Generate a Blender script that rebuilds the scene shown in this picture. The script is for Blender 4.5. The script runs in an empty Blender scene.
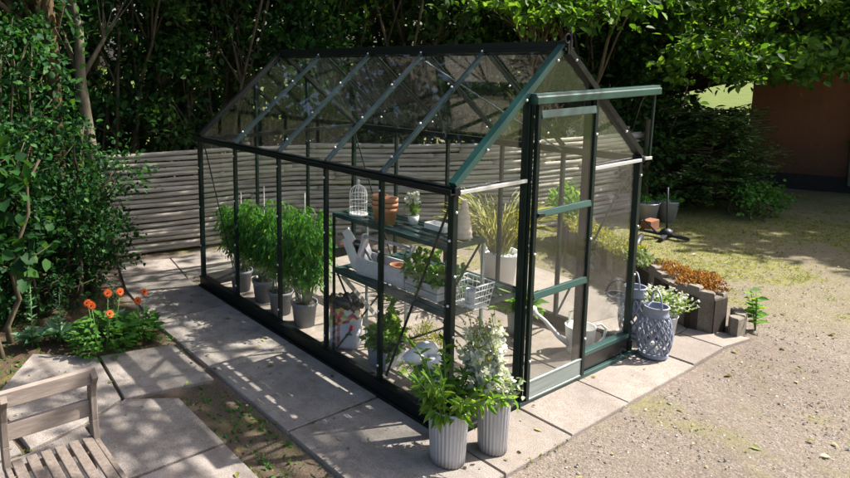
import bpy, math, random
import numpy as np
from mathutils import Vector, Matrix, noise as mnoise

SC = bpy.context.scene
COL = SC.collection
PI = math.pi
rnd = random.Random(7)

# ------------------------------------------------------------------ helpers
def V(*a): return Vector(a)

class MB:
    def __init__(s): s.v = []; s.f = []; s.sm = []
    def add(s, vs, fs, smooth=False):
        o = len(s.v)
        s.v += [tuple(p) for p in vs]
        for f in fs: s.f.append([i + o for i in f]); s.sm.append(smooth)
        return s
    def box(s, a, b):
        x0, y0, z0 = a; x1, y1, z1 = b
        vs = [(x0,y0,z0),(x1,y0,z0),(x1,y1,z0),(x0,y1,z0),(x0,y0,z1),(x1,y0,z1),(x1,y1,z1),(x0,y1,z1)]
        return s.add(vs, [(0,3,2,1),(4,5,6,7),(0,1,5,4),(1,2,6,5),(2,3,7,6),(3,0,4,7)])
    def prism(s, poly, z0, z1, bev=0.0):
        n = len(poly)
        cx = sum(p[0] for p in poly)/n; cy = sum(p[1] for p in poly)/n
        vs = [(x, y, z0) for x, y in poly] + [(x, y, z1-bev) for x, y in poly]
        top = [(x + (cx-x)*min(1, bev/max(.01, math.hypot(x-cx, y-cy))), y + (cy-y)*min(1, bev/max(.01, math.hypot(x-cx, y-cy))), z1) for x, y in poly]
        vs += top
        fs = [tuple(range(n-1, -1, -1)), tuple(range(2*n, 3*n))]
        for i in range(n):
            j = (i+1) % n
            fs += [(i, j, n+j, n+i), (n+i, n+j, 2*n+j, 2*n+i)]
        return s.add(vs, fs)
    def bar(s, p0, p1, w, h, up=(0,0,1), bev=0.0):
        """rectangular bar, w across, h along `up`"""
        p0 = Vector(p0); p1 = Vector(p1); d = (p1-p0).normalized(); up = Vector(up)
        r = d.cross(up)
        if r.length < 1e-4: r = d.cross(Vector((1,0,0)))
        r.normalize(); u = r.cross(d).normalized()
        c = [(-.5,-.5),(.5,-.5),(.5,.5),(-.5,.5)]
        vs = [p + r*(a*w) + u*(b*h) for p in (p0, p1) for a, b in c]
        return s.add(vs, [(0,1,2,3),(7,6,5,4),(0,4,5,1),(1,5,6,2),(2,6,7,3),(3,7,4,0)])
    def prof(s, p0, p1, pts, up=(0,0,1), smooth=False):
        """extrude a closed 2-D profile (right, up) from p0 to p1"""
        p0 = Vector(p0); p1 = Vector(p1); d = (p1-p0).normalized(); up = Vector(up)
        r = d.cross(up).normalized(); u = r.cross(d).normalized(); n = len(pts)
        vs = [p + r*a + u*b for p in (p0, p1) for a, b in pts]
        fs = [tuple(range(n)), tuple(range(2*n-1, n-1, -1))] + [(i, n+i, n+(i+1) % n, (i+1) % n) for i in range(n)]
        return s.add(vs, fs, smooth)
    def tube(s, pts, rad, n=8, cap=True, smooth=True, closed=False):
        pts = [Vector(p) for p in pts]; m = len(pts)
        if not hasattr(rad, '__len__'): rad = [rad]*m
        vs = []; ref = None
        for i, p in enumerate(pts):
            if closed: d = pts[(i+1) % m] - pts[i-1]
            else: d = pts[min(i+1, m-1)] - pts[max(i-1, 0)]
            d.normalize()
            if ref is None: ref = Vector((0,0,1)) if abs(d.z) < .9 else Vector((1,0,0))
            r = d.cross(ref)
            if r.length < 1e-4: r = d.cross(Vector((0,1,.1)))
            r.normalize(); u = r.cross(d).normalized(); ref = u
            vs += [p + (r*math.cos(2*PI*k/n) + u*math.sin(2*PI*k/n))*rad[i] for k in range(n)]
        fs = []
        for i in range(m if closed else m-1):
            a = i*n; b = ((i+1) % m)*n
            fs += [(a+k, a+(k+1) % n, b+(k+1) % n, b+k) for k in range(n)]
        if cap and not closed: fs += [tuple(range(n-1, -1, -1)), tuple(range((m-1)*n, m*n))]
        return s.add(vs, fs, smooth)
    def lathe(s, prof, c=(0,0,0), n=24, smooth=True, flute=0, fd=0.0):
        cx, cy, cz = c; vs = []
        for r, z in prof:
            for k in range(n):
                a = 2*PI*k/n
                rr = r + (fd*(1 if (k*flute//n*2) % 2 == 0 else -1) if False else fd*math.cos(flute*a)) if flute else r
                vs.append((cx + rr*math.cos(a), cy + rr*math.sin(a), cz + z))
        fs = []
        for i in range(len(prof)-1):
            fs += [(i*n+k, i*n+(k+1) % n, (i+1)*n+(k+1) % n, (i+1)*n+k) for k in range(n)]
        return s.add(vs, fs, smooth)
    def ball(s, c, r, n=8, m=5, sq=(1,1,1), jit=0, R=rnd):
        prof = []
        vs = []; c = Vector(c)
        for i in range(m+1):
            t = PI*i/m
            for k in range(n):
                a = 2*PI*k/n; q = r*(1 + R.uniform(-jit, jit))
                vs.append(c + Vector((q*sq[0]*math.sin(t)*math.cos(a), q*sq[1]*math.sin(t)*math.sin(a), -q*sq[2]*math.cos(t))))
        fs = []
        for i in range(m):
            fs += [(i*n+k, i*n+(k+1) % n, (i+1)*n+(k+1) % n, (i+1)*n+k) for k in range(n)]
        return s.add(vs, fs, True)
    def build(s, name, mat, parent=None, loc=None, bevel=0.0):
        me = bpy.data.meshes.new(name)
        me.from_pydata(s.v, [], s.f)
        me.polygons.foreach_set('use_smooth', s.sm)
        me.materials.append(mat); me.update()
        o = bpy.data.objects.new(name, me); COL.objects.link(o)
        if parent: o.parent = parent
        if loc is not None: o.location = loc
        if bevel:
            b = o.modifiers.new('bevel', 'BEVEL'); b.width = bevel; b.segments = 2; b.limit_method = 'ANGLE'
        return o

def tag(o, label=None, cat=None, group=None, kind=None):
    if label: o['label'] = label
    if cat: o['category'] = cat
    if group: o['group'] = group
    if kind: o['kind'] = kind
    return o

def thing(name, label, cat, loc=(0,0,0), rz=0, group=None):
    o = bpy.data.objects.new(name, None); COL.objects.link(o)
    o.empty_display_size = .1
    o.location = loc; o.rotation_euler = (0,0,rz)
    return tag(o, label, cat, group)

def copy_tree(o, parent=None):
    c = o.copy(); COL.objects.link(c)
    if parent: c.parent = parent
    for ch in list(o.children): copy_tree(ch, c)
    return c

# ---- leaves: rounded folded blades written straight into one mesh
def leaf_mesh(name, P, D, N, S, mat, wr=.5, fold=.25, parent=None, loc=None, curl=.15):
    P = np.asarray(P, np.float32); D = np.asarray(D, np.float32); N = np.asarray(N, np.float32); S = np.asarray(S, np.float32)[:, None]
    D /= np.linalg.norm(D, axis=1, keepdims=True) + 1e-9
    R = np.cross(D, N); R /= np.linalg.norm(R, axis=1, keepdims=True) + 1e-9
    U = np.cross(R, D)
    n = len(P)
    if np.ndim(wr): wr = np.asarray(wr)[:, None]
    h = S*wr*.5
    vs = np.stack([P,
                   P + D*S*.3 + R*h*.95 + U*h*fold,
                   P + D*S*.68 + R*h*.8 + U*(h*fold - S*curl*.3),
                   P + D*S - U*S*curl,
                   P + D*S*.68 - R*h*.8 + U*(h*fold - S*curl*.3),
                   P + D*S*.3 - R*h*.95 + U*h*fold], 1).reshape(-1, 3)
    base = (np.arange(n)*6)[:, None]
    idx = np.concatenate([base + np.array([[0,1,2,3]]), base + np.array([[0,3,4,5]])], 1).reshape(-1)
    me = bpy.data.meshes.new(name)
    me.vertices.add(n*6); me.vertices.foreach_set('co', vs.astype(np.float32).ravel())
    me.loops.add(n*8); me.loops.foreach_set('vertex_index', idx.astype(np.int32))
    me.polygons.add(n*2); me.polygons.foreach_set('loop_start', (np.arange(n*2)*4).astype(np.int32))
    try: me.polygons.foreach_set('loop_total', np.full(n*2, 4, np.int32))
    except Exception: pass
    me.update(calc_edges=True); me.validate()
    me.materials.append(mat)
    o = bpy.data.objects.new(name, me); COL.objects.link(o)
    if parent: o.parent = parent
    if loc is not None: o.location = loc
    return o

def blob_points(rs, blobs, per_twig=14, twig=.35, shell=.55):
    """blobs: (cx,cy,cz,rx,ry,rz,count) -> leaf points, outward directions"""
    PP = []; DD = []
    for cx, cy, cz, rx, ry, rz, cnt in blobs:
        nt = max(1, int(cnt/per_twig))
        d = rs.normal(size=(nt, 3)); d /= np.linalg.norm(d, axis=1, keepdims=True)
        rad = (shell + (1-shell)*rs.random(nt)**.6)[:, None]*(.8 + .35*rs.random((nt, 1)))
        c = np.array([cx, cy, cz]) + d*rad*np.array([rx, ry, rz])
        td = d*np.array([1,1,.45]) + rs.normal(size=(nt, 3))*.45 + np.array([0,0,-.15]); td /= np.linalg.norm(td, axis=1, keepdims=True)
        t = rs.random((nt, per_twig, 1))
        p = c[:, None, :] + td[:, None, :]*(t - .4)*twig + rs.normal(size=(nt, per_twig, 3))*twig*.13
        dd = td[:, None, :]*.7 + rs.normal(size=(nt, per_twig, 3))*.7
        PP.append(p.reshape(-1, 3)); DD.append(dd.reshape(-1, 3))
    return np.concatenate(PP), np.concatenate(DD)

def up_normals(rs, n, spread=.55):
    a = rs.normal(size=(n, 3))*spread; a[:, 2] += 1
    return a

# ------------------------------------------------------------------ materials
def mat(name):
    m = bpy.data.materials.new(name); m.use_nodes = True
    nt = m.node_tree; nt.nodes.clear()
    out = nt.nodes.new('ShaderNodeOutputMaterial')
    return m, nt, out
def nd(nt, t, **k):
    n = nt.nodes.new(t)
    for a, b in k.items():
        if a.startswith('i_'):
            key = a[2:].replace('_', ' ')
            n.inputs[key].default_value = b
        else: setattr(n, a, b)
    return n
def ramp(nt, fac, stops, interp='LINEAR'):
    r = nd(nt, 'ShaderNodeValToRGB'); r.color_ramp.interpolation = interp
    el = r.color_ramp.elements
    while len(el) < len(stops): el.new(.5)
    for e, (p, c) in zip(el, stops): e.position = p; e.color = (*c, 1) if len(c) == 3 else c
    nt.links.new(fac, r.inputs[0]); return r.outputs[0]
def mixc(nt, f, a, b, mode='MIX'):
    m = nd(nt, 'ShaderNodeMix', data_type='RGBA', blend_type=mode)
    for sock, val in ((m.inputs[0], f), (m.inputs[6], a), (m.inputs[7], b)):
        if hasattr(val, 'links'): nt.links.new(val, sock)
        elif isinstance(val, (int, float)): sock.default_value = val
        else: sock.default_value = (*val, 1)
    return m.outputs[2]
def mathn(nt, op, a, b=None, clamp=False):
    m = nd(nt, 'ShaderNodeMath', operation=op, use_clamp=clamp)
    for s, v in zip(m.inputs, (a, b)):
        if v is None: continue
        if hasattr(v, 'links'): nt.links.new(v, s)
        else: s.default_value = v
    return m.outputs[0]
def noise(nt, scale, detail=4, rough=.55, co='Object', vec=None, stretch=None):
    tc = nd(nt, 'ShaderNodeTexCoord'); n = nd(nt, 'ShaderNodeTexNoise')
    n.inputs['Scale'].default_value = scale; n.inputs['Detail'].default_value = detail; n.inputs['Roughness'].default_value = rough
    src = tc.outputs[co]
    if stretch:
        mp = nd(nt, 'ShaderNodeMapping'); mp.inputs['Scale'].default_value = stretch
        nt.links.new(src, mp.inputs[0]); src = mp.outputs[0]
    nt.links.new(src, n.inputs['Vector'])
    return n.outputs['Fac']
def bumpn(nt, h, strength, dist=.01):
    b = nd(nt, 'ShaderNodeBump'); b.inputs['Strength'].default_value = strength; b.inputs['Distance'].default_value = dist
    nt.links.new(h, b.inputs['Height']); return b.outputs[0]
def principled(nt, out, col, rough=.6, metal=0, spec=.5, normal=None, coat=0):
    p = nd(nt, 'ShaderNodeBsdfPrincipled')
    if hasattr(col, 'links'): nt.links.new(col, p.inputs['Base Color'])
    else: p.inputs['Base Color'].default_value = (*col, 1)
    if hasattr(rough, 'links'): nt.links.new(rough, p.inputs['Roughness'])
    else: p.inputs['Roughness'].default_value = rough
    p.inputs['Metallic'].default_value = metal; p.inputs['Specular IOR Level'].default_value = spec
    p.inputs['Coat Weight'].default_value = coat
    if normal: nt.links.new(normal, p.inputs['Normal'])
    nt.links.new(p.outputs[0], out.inputs[0]); return p

def m_simple(name, c, rough=.6, metal=0, var=.25, scale=12, bump=.15, bd=.004, spec=.5, stretch=None, coat=0):
    m, nt, out = mat(name)
    f = noise(nt, scale, 6, .6, stretch=stretch)
    lo = tuple(x*(1-var) for x in c); hi = tuple(min(1, x*(1+var)) for x in c)
    col = ramp(nt, f, [(.3, lo), (.7, hi)])
    f2 = noise(nt, scale*5, 4, .6, stretch=stretch)
    principled(nt, out, col, rough, metal, spec, bumpn(nt, f2, bump, bd), coat)
    return m

def m_leaf(name, cols, transl=.35, rough=.5, tcol=None, spec=.35):
    m, nt, out = mat(name)
    g = nd(nt, 'ShaderNodeNewGeometry')
    stops = [(i/(len(cols)-1), c) for i, c in enumerate(cols)]
    c1 = ramp(nt, g.outputs['Random Per Island'], stops)
    f = noise(nt, .9, 3)
    col = mixc(nt, mathn(nt, 'MULTIPLY', f, .8), c1, mixc(nt, 1.0, c1, (.55,.6,.6), 'MULTIPLY'))
    p = nd(nt, 'ShaderNodeBsdfPrincipled'); nt.links.new(col, p.inputs['Base Color'])
    p.inputs['Roughness'].default_value = rough; p.inputs['Specular IOR Level'].default_value = spec
    t = nd(nt, 'ShaderNodeBsdfTranslucent')
    tc = mixc(nt, 1.0, col, tcol or (1.7,1.6,.6), 'MULTIPLY')
    nt.links.new(tc, t.inputs[0])
    mx = nd(nt, 'ShaderNodeMixShader'); mx.inputs[0].default_value = transl
    nt.links.new(p.outputs[0], mx.inputs[1]); nt.links.new(t.outputs[0], mx.inputs[2])
    nt.links.new(mx.outputs[0], out.inputs[0])
    return m

def m_bark(name, a, b, scale=9, stretch=(1,1,.18), bump=.6):
    m, nt, out = mat(name)
    f = noise(nt, scale*3, 8, .65, stretch=stretch); f2 = noise(nt, scale*.6, 3)
    col = mixc(nt, f2, ramp(nt, f, [(.32, a), (.68, b)]), ramp(nt, f, [(.3, tuple(x*.7 for x in a)), (.7, (b[0]*.75, b[1]*.85, b[2]*.6))]))
    principled(nt, out, col, .9, 0, .2, bumpn(nt, f, bump, .02)); return m

def m_concrete(name, base, dirt, moss=.0):
    m, nt, out = mat(name)
    big = noise(nt, 1.3, 5, .6); mid = noise(nt, 7, 6, .65); fine = noise(nt, 160, 3, .6)
    c = mixc(nt, ramp(nt, big, [(.35, (0,0,0)), (.7, (1,1,1))]), base, tuple(x*.78 for x in base))
    c = mixc(nt, ramp(nt, mid, [(.45, (0,0,0)), (.72, (.8,.8,.8))]), c, dirt)
    c = mixc(nt, .7, c, ramp(nt, fine, [(.32, (.45,.43,.41)), (.5, (1,1,1)), (.68, (1.4,1.4,1.4))]), 'MULTIPLY')
    gi = nd(nt, 'ShaderNodeNewGeometry'); c = mixc(nt, 1.0, c, ramp(nt, gi.outputs['Random Per Island'], [(0, (.78,.77,.76)), (.5, (.98,.97,.95)), (1, (1.12,1.10,1.08))]), 'MULTIPLY')
    st_ = noise(nt, 2.6, 7, .7); c = mixc(nt, ramp(nt, st_, [(.5, (0,0,0)), (.66, (.55,.55,.55))]), c, tuple(x*.62 for x in base))
    sp = nd(nt, 'ShaderNodeTexVoronoi'); sp.inputs['Scale'].default_value = 55
    tc = nd(nt, 'ShaderNodeTexCoord'); nt.links.new(tc.outputs['Object'], sp.inputs['Vector'])
    c = mixc(nt, ramp(nt, sp.outputs['Distance'], [(.06, (.8,.8,.8)), (.14, (0,0,0))]), c, (.17,.14,.12))
    h = mathn(nt, 'ADD', mathn(nt, 'MULTIPLY', fine, .6), mathn(nt, 'MULTIPLY', mid, .8))
    principled(nt, out, c, .88, 0, .3, bumpn(nt, h, .8, .008)); return m

def m_glass(name, tint=(.988,.996,.992), haze=.004):
    m, nt, out = mat(name)
    lw = nd(nt, 'ShaderNodeLayerWeight'); lw.inputs[0].default_value = .5
    fac = mathn(nt, 'ADD', mathn(nt, 'MULTIPLY', mathn(nt, 'POWER', lw.outputs['Facing'], 4.5), .8), .022, True)
    tr = nd(nt, 'ShaderNodeBsdfTransparent'); tr.inputs[0].default_value = (*tint, 1)
    gl = nd(nt, 'ShaderNodeBsdfGlossy'); gl.inputs['Roughness'].default_value = .015; gl.inputs[0].default_value = (.95,.98,1,1)
    df = nd(nt, 'ShaderNodeBsdfDiffuse'); df.inputs[0].default_value = (.7,.68,.62,1)
    h = ramp(nt, noise(nt, 2.6, 6, .6), [(.35, (0,0,0)), (.8, (haze*2.4,)*3)])
    m1 = nd(nt, 'ShaderNodeMixShader'); nt.links.new(h, m1.inputs[0]); nt.links.new(tr.outputs[0], m1.inputs[1]); nt.links.new(df.outputs[0], m1.inputs[2])
    m2 = nd(nt, 'ShaderNodeMixShader'); nt.links.new(fac, m2.inputs[0]); nt.links.new(m1.outputs[0], m2.inputs[1]); nt.links.new(gl.outputs[0], m2.inputs[2])
    nt.links.new(m2.outputs[0], out.inputs[0]); return m

M = {}
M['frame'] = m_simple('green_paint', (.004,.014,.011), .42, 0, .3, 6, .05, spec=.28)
M['frame_lit'] = m_simple('green_paint_lit', (.015,.062,.055), .3, 0, .2, 6, .05, spec=.7)  # the dark green frame paint with its sunlit teal sheen put into the colour
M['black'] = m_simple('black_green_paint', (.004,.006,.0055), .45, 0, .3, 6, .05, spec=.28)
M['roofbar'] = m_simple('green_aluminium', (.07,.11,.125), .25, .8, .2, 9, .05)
M['alu'] = m_simple('bare_aluminium', (.72,.73,.74), .35, .55, .1, 14, .05)
M['kick'] = m_simple('green_pale_sheen', (.30,.36,.35), .36, .5, .22, 14, .2, stretch=(.15,1,8))  # bright reflection on green metal put into the base colour
M['stage'] = m_simple('pale_green_shelf', (.022,.055,.052), .32, .1, .25, 12, .05)
M['clip'] = m_simple('bright_clip', (.85,.85,.83), .3, .5, .05, 10, 0)
M['glass'] = m_glass('greenhouse_glass')
M['slab'] = m_concrete('concrete_slab', (.31,.275,.25), (.22,.18,.15))
M['floor'] = m_concrete('floor_slab', (.32,.28,.25), (.17,.135,.11))
M['slab_old'] = m_concrete('old_concrete', (.31,.28,.26), (.14,.115,.095))
M['log'] = m_bark('grey_log', (.20,.165,.155), (.64,.575,.55), 6, (.12,.12,2.2), .3)
M['post'] = m_bark('weathered_post', (.20,.16,.13), (.38,.32,.27), 7)
M['bark'] = m_bark('tree_bark', (.045,.035,.025), (.17,.13,.09), 5)
M['bark_pale'] = m_bark('pale_bark', (.085,.07,.055), (.25,.21,.165), 5)
M['bark_ivy'] = m_bark('brown_bark', (.04,.026,.016), (.15,.10,.06), 5)
M['hazel'] = m_leaf('hazel_leaf', [(.010,.045,.012), (.018,.075,.018), (.03,.105,.022), (.06,.15,.03)], .35, .6, spec=.2)
M['dark_leaf'] = m_leaf('dark_leaf', [(.014,.042,.010), (.026,.07,.016), (.042,.10,.022), (.075,.15,.032)], .38, .6, spec=.2)
M['ivy'] = m_leaf('ivy_leaf', [(.009,.042,.014), (.015,.07,.02), (.025,.10,.024), (.07,.18,.035)], .3, .6, spec=.18)
M['maple'] = m_leaf('bright_leaf', [(.03,.085,.013), (.06,.15,.02), (.11,.23,.03), (.20,.35,.05)], .42, .55, spec=.2)
M['conifer'] = m_leaf('conifer_frond', [(.018,.058,.018), (.04,.10,.028), (.09,.16,.04), (.24,.32,.10)], .3)
M['tomato'] = m_leaf('tomato_leaf', [(.06,.20,.04), (.09,.27,.05), (.12,.33,.06), (.17,.40,.08)], .5, .6, spec=.2)
M['fresh'] = m_leaf('fresh_leaf', [(.07,.19,.025), (.10,.25,.035), (.16,.32,.05), (.27,.40,.07)], .4, .55, spec=.2)
M['lush'] = m_leaf('lush_leaf', [(.09,.22,.03), (.15,.31,.045), (.22,.38,.06), (.34,.46,.10)], .45, .6, spec=.2)
M['greygreen'] = m_leaf('grey_green_leaf', [(.12,.19,.11), (.18,.26,.15), (.26,.33,.21), (.38,.42,.30)], .25)
M['silver'] = m_leaf('silvery_leaf', [(.13,.24,.07), (.20,.33,.10), (.30,.40,.18), (.42,.48,.30)], .35)
M['sage'] = m_leaf('blue_green_leaf', [(.05,.14,.07), (.08,.19,.10), (.12,.25,.13), (.20,.32,.20)], .25)
M['yellowplant'] = m_leaf('straw_leaf', [(.14,.17,.05), (.22,.24,.08), (.32,.31,.13), (.45,.42,.22)], .35)
M['sedum'] = m_leaf('sedum_yellow', [(.16,.22,.03), (.25,.28,.04), (.36,.33,.05), (.45,.40,.07)], .3)
M['sedum_red'] = m_leaf('sedum_red', [(.22,.08,.03), (.32,.13,.04), (.40,.19,.06), (.30,.22,.06)], .3)
M['grass'] = m_leaf('grass_blade', [(.08,.15,.02), (.16,.22,.03), (.25,.27,.045), (.36,.32,.09)], .35)
M['litter'] = m_leaf('fallen_leaf', [(.10,.06,.03), (.30,.22,.08), (.22,.26,.06), (.50,.44,.22)], .2)
M['white_petal'] = m_leaf('white_petal', [(.84,.84,.74), (.88,.88,.82), (.82,.83,.64), (.76,.80,.52)], .3, tcol=(1,1,.9))
M['orange_petal'] = m_leaf('orange_petal', [(.80,.13,.02), (.85,.17,.02), (.75,.10,.015), (.86,.22,.03)], .3, tcol=(1,.9,.7))
M['stem'] = m_simple('green_stem', (.12,.22,.06), .6, 0, .2)
M['terracotta'] = m_simple('terracotta', (.52,.25,.13), .85, 0, .15, 14, .2)
M['cage'] = m_simple('white_wire', (.78,.78,.76), .5)
M['white'] = m_simple('white_enamel', (.74,.74,.72), .35, 0, .05, 6, .05)
M['cloth'] = m_simple('white_cloth', (.84,.84,.84), .9, 0, .05, 9, .3)
M['trug'] = m_simple('pale_painted_wood', (.50,.49,.53), .7, 0, .12, 8, .2, stretch=(1,6,6))
M['zinc'] = m_simple('galvanised_zinc', (.50,.53,.58), .42, .55, .14, 9, .08)
M['ribzinc'] = m_simple('ribbed_zinc', (.56,.57,.60), .45, .35, .14, 5, .06, stretch=(1,1,.3))
def m_dirty(name, c, dirt, z0, z1, rough=.45, metal=.3):
    m, nt, out = mat(name); tc = nd(nt, 'ShaderNodeTexCoord'); sx = nd(nt, 'ShaderNodeSeparateXYZ'); nt.links.new(tc.outputs['Object'], sx.inputs[0])
    n1 = noise(nt, 22, 6, .7); zz = mathn(nt, 'ADD', sx.outputs[2], mathn(nt, 'MULTIPLY', n1, -(z1-z0)*1.5))
    mr = nd(nt, 'ShaderNodeMapRange'); mr.inputs[1].default_value = z0-(z1-z0)*.75; mr.inputs[2].default_value = z1-(z1-z0)*.75; mr.inputs[3].default_value = .85; mr.inputs[4].default_value = 0
    nt.links.new(zz, mr.inputs[0])
    n2 = noise(nt, 9, 5, .65, stretch=(1,1,.35)); base = ramp(nt, n2, [(.3, tuple(x*.78 for x in c)), (.65, c), (.8, tuple(min(1,x*1.15) for x in c))])
    principled(nt, out, mixc(nt, mr.outputs[0], base, dirt), rough, metal, .4, bumpn(nt, n1, .1, .003)); return m
M['ribzinc'] = m_dirty('ribbed_zinc_soiled', (.53,.545,.58), (.20,.165,.13), .0, .05)
M['pot_grey'] = m_simple('grey_plastic_pot', (.16,.18,.20), .55, 0, .25, 9, .1)
M['crate'] = m_simple('whitewashed_crate', (.52,.50,.47), .8, 0, .18, 7, .3, stretch=(1,1,5))
M['bluegrey'] = m_simple('lantern_blue_grey', (.225,.25,.315), .55, 0, .15, 12, .15)
M['teak'] = m_simple('weathered_teak', (.17,.14,.12), .75, 0, .3, 5, .35, .004, .3, (14,14,2))
M['teak_x'] = m_simple('weathered_teak_rail', (.27,.225,.195), .75, 0, .25, 5, .35, .004, .3, (2,14,14))
M['palis'] = m_concrete('palisade_block', (.25,.225,.19), (.10,.085,.06))
M['soil'] = m_simple('potting_soil', (.035,.025,.018), .95, 0, .4, 40, .6)
M['orange_wall'] = m_simple('orange_render', (.16,.062,.028), .9, 0, .4, 1.6, .5)
M['orange_wall'] = m_dirty('orange_render_stained', (.20,.082,.036), (.07,.042,.027), .2, .9, .9, 0)
M['plinth'] = m_simple('black_plinth', (.012,.011,.010), .8)
M['roof'] = m_simple('dark_roof', (.03,.028,.027), .8, 0, .3, 9, .3)
M['iron'] = m_simple('dark_iron', (.035,.037,.045), .5, .4)
M['brown_clay'] = m_simple('brown_brick', (.24,.10,.05), .9)
M['brush'] = m_simple('rattan', (.70,.58,.44), .8, 0, .2, 22, .5)
M['dark'] = m_simple('dark_plastic', (.015,.014,.014), .3, 0, .3, 20, .4)
M['red'] = m_simple('red_ink', (.55,.03,.06), .6)
M['greenink'] = m_simple('green_ink', (.02,.11,.07), .6)
M['centre'] = m_simple('dark_disc', (.10,.02,.01), .9)
M['pebble'] = m_leaf('pebble', [(.15,.125,.105), (.28,.245,.215), (.40,.36,.33), (.66,.63,.60)], 0.0, .8)

# ------------------------------------------------------------------ camera (solved from the greenhouse's corners)
PX, PY, FPX = 252.83, 150.27, 650.342
yaw, pit, rol = .55581, .14124, -.01693
Fw = V(math.sin(yaw)*math.cos(pit), math.cos(yaw)*math.cos(pit), -math.sin(pit))
Rt = V(math.cos(yaw), -math.sin(yaw), 0); Up = Rt.cross(Fw)
R2 = Rt*math.cos(rol) + Up*math.sin(rol); U2 = -Rt*math.sin(rol) + Up*math.cos(rol)
cam = bpy.data.cameras.new('camera'); co = bpy.data.objects.new('camera', cam); COL.objects.link(co)
mw = Matrix((R2, U2, -Fw)).transposed().to_4x4(); mw.translation = V(-2.83942, -2.44489, 2.22861)
co.matrix_world = mw
cam.sensor_width = 36; cam.lens = 36*FPX/850
cam.shift_x = (425-PX)/850; cam.shift_y = -(239-PY)/850
cam.clip_start = .05; cam.clip_end = 400
SC.camera = co

# ------------------------------------------------------------------ light
EL = math.radians(48); AZ = math.atan2(.93, -.37)          # azimuth from +Y towards +X
sd = V(math.sin(AZ)*math.cos(EL), math.cos(AZ)*math.cos(EL), math.sin(EL))
sun = bpy.data.lights.new('sun', 'SUN'); sun.energy = 5.0; sun.angle = math.radians(.5); sun.color = (1, .94, .85)
so = bpy.data.objects.new('sun', sun); COL.objects.link(so)
so.rotation_euler = sd.to_track_quat('Z', 'Y').to_euler()
w = bpy.data.worlds.new('World'); SC.world = w; w.use_nodes = True
nt = w.node_tree; nt.nodes.clear()
sky = nt.nodes.new('ShaderNodeTexSky'); sky.sky_type = 'NISHITA'; sky.sun_disc = False
sky.sun_elevation = EL; sky.sun_rotation = AZ; sky.air_density = 1.0; sky.dust_density = 4.0; sky.ozone_density = .4
bg = nt.nodes.new('ShaderNodeBackground'); bg.inputs[1].default_value = .09
wo = nt.nodes.new('ShaderNodeOutputWorld')
nt.links.new(sky.outputs[0], bg.inputs[0]); nt.links.new(bg.outputs[0], wo.inputs[0])
SC.view_settings.view_transform = 'Standard'; SC.view_settings.look = 'None'
SC.view_settings.exposure = 1.3; SC.view_settings.gamma = 1
SC.view_settings.use_curve_mapping = False
SC.render.engine = 'CYCLES'
cy = SC.cycles
cy.max_bounces = 10; cy.transparent_max_bounces = 40; cy.diffuse_bounces = 4; cy.glossy_bounces = 4; cy.transmission_bounces = 8
cy.caustics_reflective = False; cy.caustics_refractive = False
cy.use_denoising = True

# ------------------------------------------------------------------ ground
def fbm(x, y, s, o=4): return mnoise.fractal(V(x*s, y*s, 3.7), 1, 2, o)
def sstep(a, b, x): t = min(1, max(0, (x-a)/(b-a))); return t*t*(3-2*t)
def grass_mask(x, y):
    n = fbm(x, y, .9) + .5*fbm(x+9, y, 2.7)
    lawn = sstep(3.2, 3.9, x)*sstep(-1.2, -.4, y) + sstep(2.2, 3.2, x)*sstep(.2, .7, y)*(1 if x > 2.4 else 0)
    far = sstep(9, 16, math.hypot(x, y))
    g = .3*lawn + (lawn > .1)*sstep(-.35, .15, n)*min(1, lawn)*.85
    grav = sstep(.05, .55, n + .3*fbm(x, y, 6))*.65*(x > 0)
    strip = (x < -.6)*sstep(.0, .5, n + .1)*.45*(y < 2.3)
    return max(min(.92, max(g, grav, strip)), far)
def soil_mask(x, y):
    bed = sstep(-.72, -.82, x)*sstep(2.05, 2.2, y + .12*fbm(x, y, 3))
    strip = sstep(-.72, -.8, x)*.75
    back = sstep(4.1, 4.6, y + .25*max(0, x-2.5))*sstep(14, 9, math.hypot(x, y))
    return min(1, max(bed, strip, back))
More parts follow.
